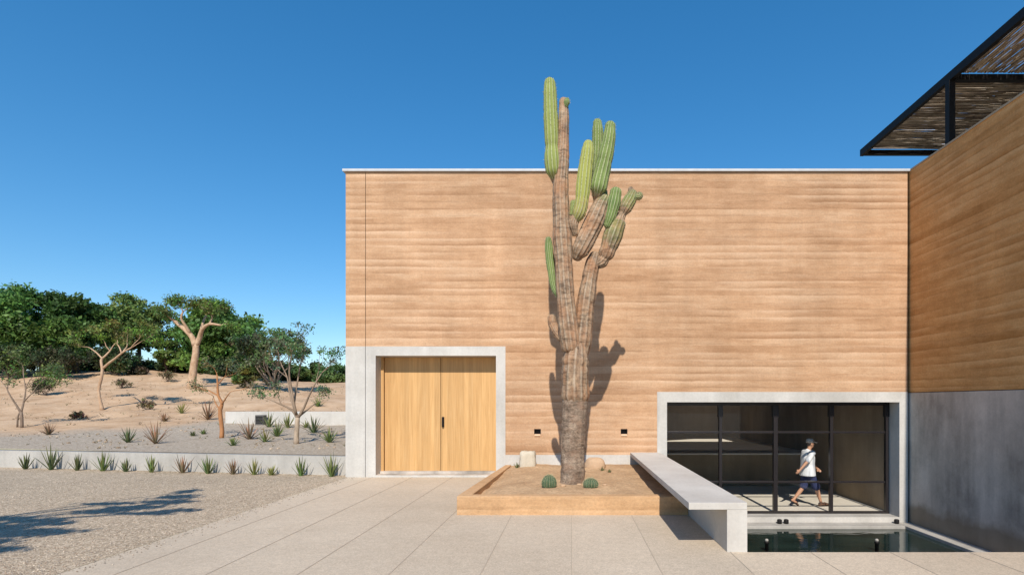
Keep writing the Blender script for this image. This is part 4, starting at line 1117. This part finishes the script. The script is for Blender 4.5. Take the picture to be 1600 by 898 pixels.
# pale bench wall and vent box on the upper bed
p,d=ground_at(420,662)
gw_=thing('garden_wall','low pale concrete wall on the upper bed behind the agaves','wall',(p.x,d,p.z))
q=MB(); xa=(352-893)*d/F; q.box(xa,-5.375,d,d+0.5,p.z-0.6,p.z+0.50); q.build('wall',M['concrete'],gw_,bevel=0.01)
p2,d2=at(405,655,d-0.35),d-0.35
vb=thing('vent_box','small dark louvred box standing in front of the pale garden wall','box',(p2.x,d2,terrain(p2.x,d2)))
zb=terrain(p2.x,d2)
q=MB(); q.box(p2.x-.17,p2.x+.17,d2,d2+.25,zb-.05,zb+.40); q.build('housing',simple('grey metal box',(0.09,0.085,0.08),0.5),vb,bevel=0.01)
for k in range(5):
    q=MB(); q.box(p2.x-.14,p2.x+.14,d2-.015,d2-.001,zb+.07+k*.06,zb+.10+k*.06); q.build('louvre',M['steel'],vb)

# tall tree left of the view: only its shadow shows, on the gravel
g=random.Random(77); rs=np.random.RandomState(77)
st_=thing('shade_tree','tall airy tree outside the left edge casting dappled shade on the gravel','tree',(-10.2,2.6,0))
tubes=[([Vector((-10.2,2.6,-.05)),Vector((-10.1,2.5,1.5)),Vector((-9.8,2.4,3.0)),Vector((-9.3,2.3,4.2))],[.16,.13,.11,.08])]
cent=[];rad=[];cnt=[];cl=[]
for (sx,sy,rx,ry,n) in ((-7.75,7.35,.75,.22,420),(-8.3,7.75,.6,.2,330),(-7.5,6.9,.55,.16,220),(-8.6,8.35,.5,.16,200),(-7.9,8.2,.5,.13,160),(-7.55,8.9,.45,.16,190),(-7.3,9.25,.5,.15,260),(-7.1,9.75,.45,.2,280),(-7.35,10.3,.4,.2,230),(-7.6,10.9,.22,.28,120),(-6.75,8.75,.5,.09,150),(-6.35,9.0,.35,.08,90),(-8.0,9.6,.5,.1,120),(-8.9,7.1,.6,.25,280),(-9.3,8.0,.7,.25,280),(-7.4,7.5,.7,.2,420),(-7.0,6.6,.5,.12,200),(-8.2,7.1,.6,.2,300),(-8.9,7.7,.6,.22,300),(-7.6,8.0,.4,.1,120)):
    h=g.uniform(5.0,6.2); c=Vector((sx,sy-h/math.tan(math.radians(SUN_EL)),h))
    cent.append(c); rad.append((rx,ry,.10)); cnt.append(int(n*1.5)); cl.append((.06,.09,.03))
    f0=Vector((-9.3,2.3,4.2)); tubes.append(([f0,f0.lerp(c,.5)+Vector((0,0,.3)),c],[.04,.025,.01]))
tubes_mesh(tubes,8).build('trunk',M['bark_grey'],st_,True)
leaf_mesh(rs,cent,rad,cnt,.075,.45,cl,.3).build('crown',M['leaf'],st_)

# ------------------------------------------------------------------ the walker behind the glass
def voxel(mb,name,mat,parent,vox,smooth=3):
    o=mb.build(name,mat,None,True)
    md=o.modifiers.new('r','REMESH'); md.mode='VOXEL'; md.voxel_size=vox; md.use_smooth_shade=True
    ms=o.modifiers.new('s','SMOOTH'); ms.iterations=smooth; ms.factor=0.5
    dg=bpy.context.evaluated_depsgraph_get(); me=bpy.data.meshes.new_from_object(o.evaluated_get(dg))
    o.modifiers.clear(); old=o.data; o.data=me; bpy.data.meshes.remove(old); me.name=name
    if not me.materials: me.materials.append(mat)
    if parent: o.parent=parent
    return o
def blob(m,c,r,n=14):
    k=9; pr=[]
    V=[];Fq=[]
    r=r if isinstance(r,tuple) else (r,r,r)
    for j in range(k+1):
        ph=math.pi*j/k
        for i in range(n):
            th_=2*math.pi*i/n; V.append((c[0]+r[0]*math.sin(ph)*math.cos(th_)*1.0+ (0 if 0<j<k else 1e-4*math.cos(th_)),c[1]+r[1]*math.sin(ph)*math.sin(th_)+(0 if 0<j<k else 1e-4*math.sin(th_)),c[2]-r[2]*math.cos(ph)))
    for j in range(k):
        for i in range(n): Fq.append((j*n+i,j*n+(i+1)%n,(j+1)*n+(i+1)%n,(j+1)*n+i))
    Fq.append(tuple(range(n-1,-1,-1))); Fq.append(tuple(k*n+i for i in range(n)))
    m.add(V,Fq)
def limb(m,pts,rad,n=12):
    m.tube(pts,rad,n)
    for p,r in zip(pts,rad):
        if not isinstance(r,tuple): blob(m,p,r,n)
M['skin']=simple('skin',(0.50,0.27,0.17),0.55,0,0.35,.05)
M['cap_cloth']=simple('grey brown cap cloth',(0.58,0.52,0.47),0.9,0,.1,.15)
M['shorts']=simple('navy cloth',(0.035,0.045,0.11),0.85,0,.15,.2)
M['sandal']=simple('brown sandal leather',(0.10,0.06,0.04),0.7)
M['hair']=simple('dark hair',(0.03,0.02,0.015),0.6)
def m_shirt():
    t=NT('pale shirt with grey stripes'); sep=t.n('ShaderNodeSeparateXYZ'); t.l(t.tc.outputs['Object'],sep.inputs[0])
    s_=t.ramp(t.noise(t.map((7,7,1.2)),1,3,.5),[(.5,(0.78,0.80,0.82)),(.64,(0.48,0.51,0.56))])
    t.bump(t.noise(t.map((9,9,5)),1,3,.5),.4,.02)
    return t.fin(s_,.85,0,.15)
M['shirt']=m_shirt()
per=thing('person','person in grey cap, pale shirt and navy shorts walking right behind the glass','person',((1262-893)*14.25/F,14.25,-0.93))
per.rotation_euler=(0,0,math.radians(13))
Vv=Vector
sL,sR=Vv((.03,.185,1.40)),Vv((.01,-.185,1.40)); eL,eR=Vv((.21,.25,1.17)),Vv((-.20,-.25,1.19)); wL,wR=Vv((.43,.20,.955)),Vv((-.41,-.25,.985))
b=MB()
b.tube([Vv((0,0,.86)),Vv((0,0,.95)),Vv((.0,0,1.08)),Vv((.0,0,1.25)),Vv((.005,0,1.38)),Vv((.02,0,1.44))],[(.15,.10),(.165,.11),(.145,.10),(.165,.11),(.15,.085),(.07,.06)],20)
limb(b,[Vv((.02,0,1.42)),Vv((.045,0,1.50)),Vv((.06,0,1.54))],[.058,.054,.052])
blob(b,(.075,0,1.635),(.095,.075,.115),20); blob(b,(.10,0,1.56),(.058,.052,.05),14); limb(b,[Vv((.165,0,1.645)),Vv((.188,0,1.605))],[.012,.018])
blob(b,(.158,0,1.565),(.012,.026,.010)); blob(b,(.06,.076,1.615),(.02,.012,.032)); blob(b,(.06,-.076,1.615),(.02,.012,.032))
blob(b,(.155,.03,1.635),(.012,.013,.010)); blob(b,(.155,-.03,1.635),(.012,.013,.010))
for s_,e_,w_ in ((sL,eL,wL),(sR,eR,wR)):
    limb(b,[s_,s_.lerp(e_,.5),e_,e_.lerp(w_,.35),w_],[.055,.047,.040,.040,.027])
    d_=(w_-e_).normalized(); side=d_.cross(Vv((0,1,0)))
    side=side.normalized(); nrm=d_.cross(side).normalized()
    pc=w_+d_*.05; b.tube([w_,w_+d_*.04,w_+d_*.085],[(.016,.028),(.017,.040),(.014,.038)],12)
    for k,(off,L) in enumerate(((-.028,.060),(-.010,.070),(.009,.066),(.027,.052))):
        p0=w_+d_*.07+side*off; curl=nrm*(.5 if nrm.y*s_.y<0 else -.5)
        p1=p0+(d_+curl*.35).normalized()*L*.5; p2=p1+(d_*.7+curl*1.1).normalized()*L*.5
        limb(b,[p0,p1,p2],[.0095,.0088,.0075],8)
    t0=w_+d_*.025+side*(-.03); limb(b,[t0,t0+(d_*.6-side*.8)*.035,t0+(d_*.6-side*.8)*.035+d_*.03],[.013,.011,.009],8)
hR,kR,aR=Vv((.0,-.085,.90)),Vv((.19,-.09,.50)),Vv((.33,-.09,.095)); hL,kL,aL=Vv((.0,.085,.90)),Vv((-.06,.09,.50)),Vv((-.36,.09,.17))
for h_,k_,a_,toe in ((hR,kR,aR,Vv((.53,-.10,.055))),(hL,kL,aL,Vv((-.22,.095,.03)))):
    limb(b,[h_,h_.lerp(k_,.5),k_,k_.lerp(a_,.35),k_.lerp(a_,.75),a_],[.088,.072,.055,.056,.040,.036])
    heel=a_+(a_-toe).normalized()*.05-Vv((0,0,.04)); limb(b,[heel,a_-Vv((0,0,.03)),a_.lerp(toe,.5),toe],[.034,.036,.036,.026])
voxel(b,'body',M['skin'],per,.011,2)
c=MB()
c.tube([Vv((-.005,0,.80)),Vv((-.005,0,.95)),Vv((0,0,1.1)),Vv((0,0,1.28)),Vv((.0,0,1.39)),Vv((.02,0,1.455)),Vv((.03,0,1.47))],[(.235,.185),(.22,.17),(.20,.155),(.215,.155),(.195,.125),(.085,.075),(.065,.065)],24)
for s_,e_ in ((sL,eL),(sR,eR)): limb(c,[s_.lerp(Vv((0,0,1.38)),.3),s_,s_.lerp(e_,.5),s_.lerp(e_,.85)],[.075,.074,.07,.075])
voxel(c,'shirt',M['shirt'],per,.014,2)
c=MB(); c.tube([Vv((0,0,.98)),Vv((0,0,.9)),Vv((0,0,.80))],[(.175,.12),(.19,.135),(.165,.12)],20)
for h_,k_ in ((hR,kR),(hL,kL)): limb(c,[h_,h_.lerp(k_,.5),h_.lerp(k_,.95)],[.105,.102,.105])
voxel(c,'shorts',M['shorts'],per,.014,2)
c=MB(); V=[];Fq=[]
pr=[(.102,1.655),(.104,1.69),(.095,1.73),(.07,1.757),(.03,1.768)]
for j,(r_,z_) in enumerate(pr):
    for i in range(20):
        th_=2*math.pi*i/20; V.append((.068+r_*1.05*math.cos(th_),r_*.84*math.sin(th_),z_))
for j in range(4):
    for i in range(20): Fq.append((j*20+i,j*20+(i+1)%20,(j+1)*20+(i+1)%20,(j+1)*20+i))
Fq.append(tuple(80+i for i in range(20))); Fq.append(tuple(range(19,-1,-1))); c.add(V,Fq)
c.tube([Vv((.13,0,1.672)),Vv((.20,0,1.668)),Vv((.255,0,1.655)),Vv((.268,0,1.65))],[(.088,.014),(.084,.012),(.062,.010),(.03,.008)],14)
o=c.build('cap',M['cap_cloth'],None,True); o.parent=per
c=MB(); blob(c,(.05,0,1.63),(.088,.079,.07),16); o=c.build('hair',M['hair'],None,True); o.parent=per
for a_,toe in ((aR,Vv((.53,-.10,.055))),(aL,Vv((-.22,.095,.03)))):
    heel=a_+(a_-toe).normalized()*.06-Vv((0,0,.075))
    c=MB(); fw=(toe+Vv((.03,0,-.035)))
    c.tube([heel,heel.lerp(fw,.5),fw],[(.040,.012),(.045,.012),(.035,.010)],12)
    m_=a_.lerp(toe,.6)
    c.tube([m_+Vv((-.02,-.045,-.03)),m_+Vv((-.01,0,.034)),m_+Vv((-.02,.045,-.03))],[.012]*3,8)
    o=c.build('sandal',M['sandal'],None,True); o.parent=per
bpy.context.view_layer.update()
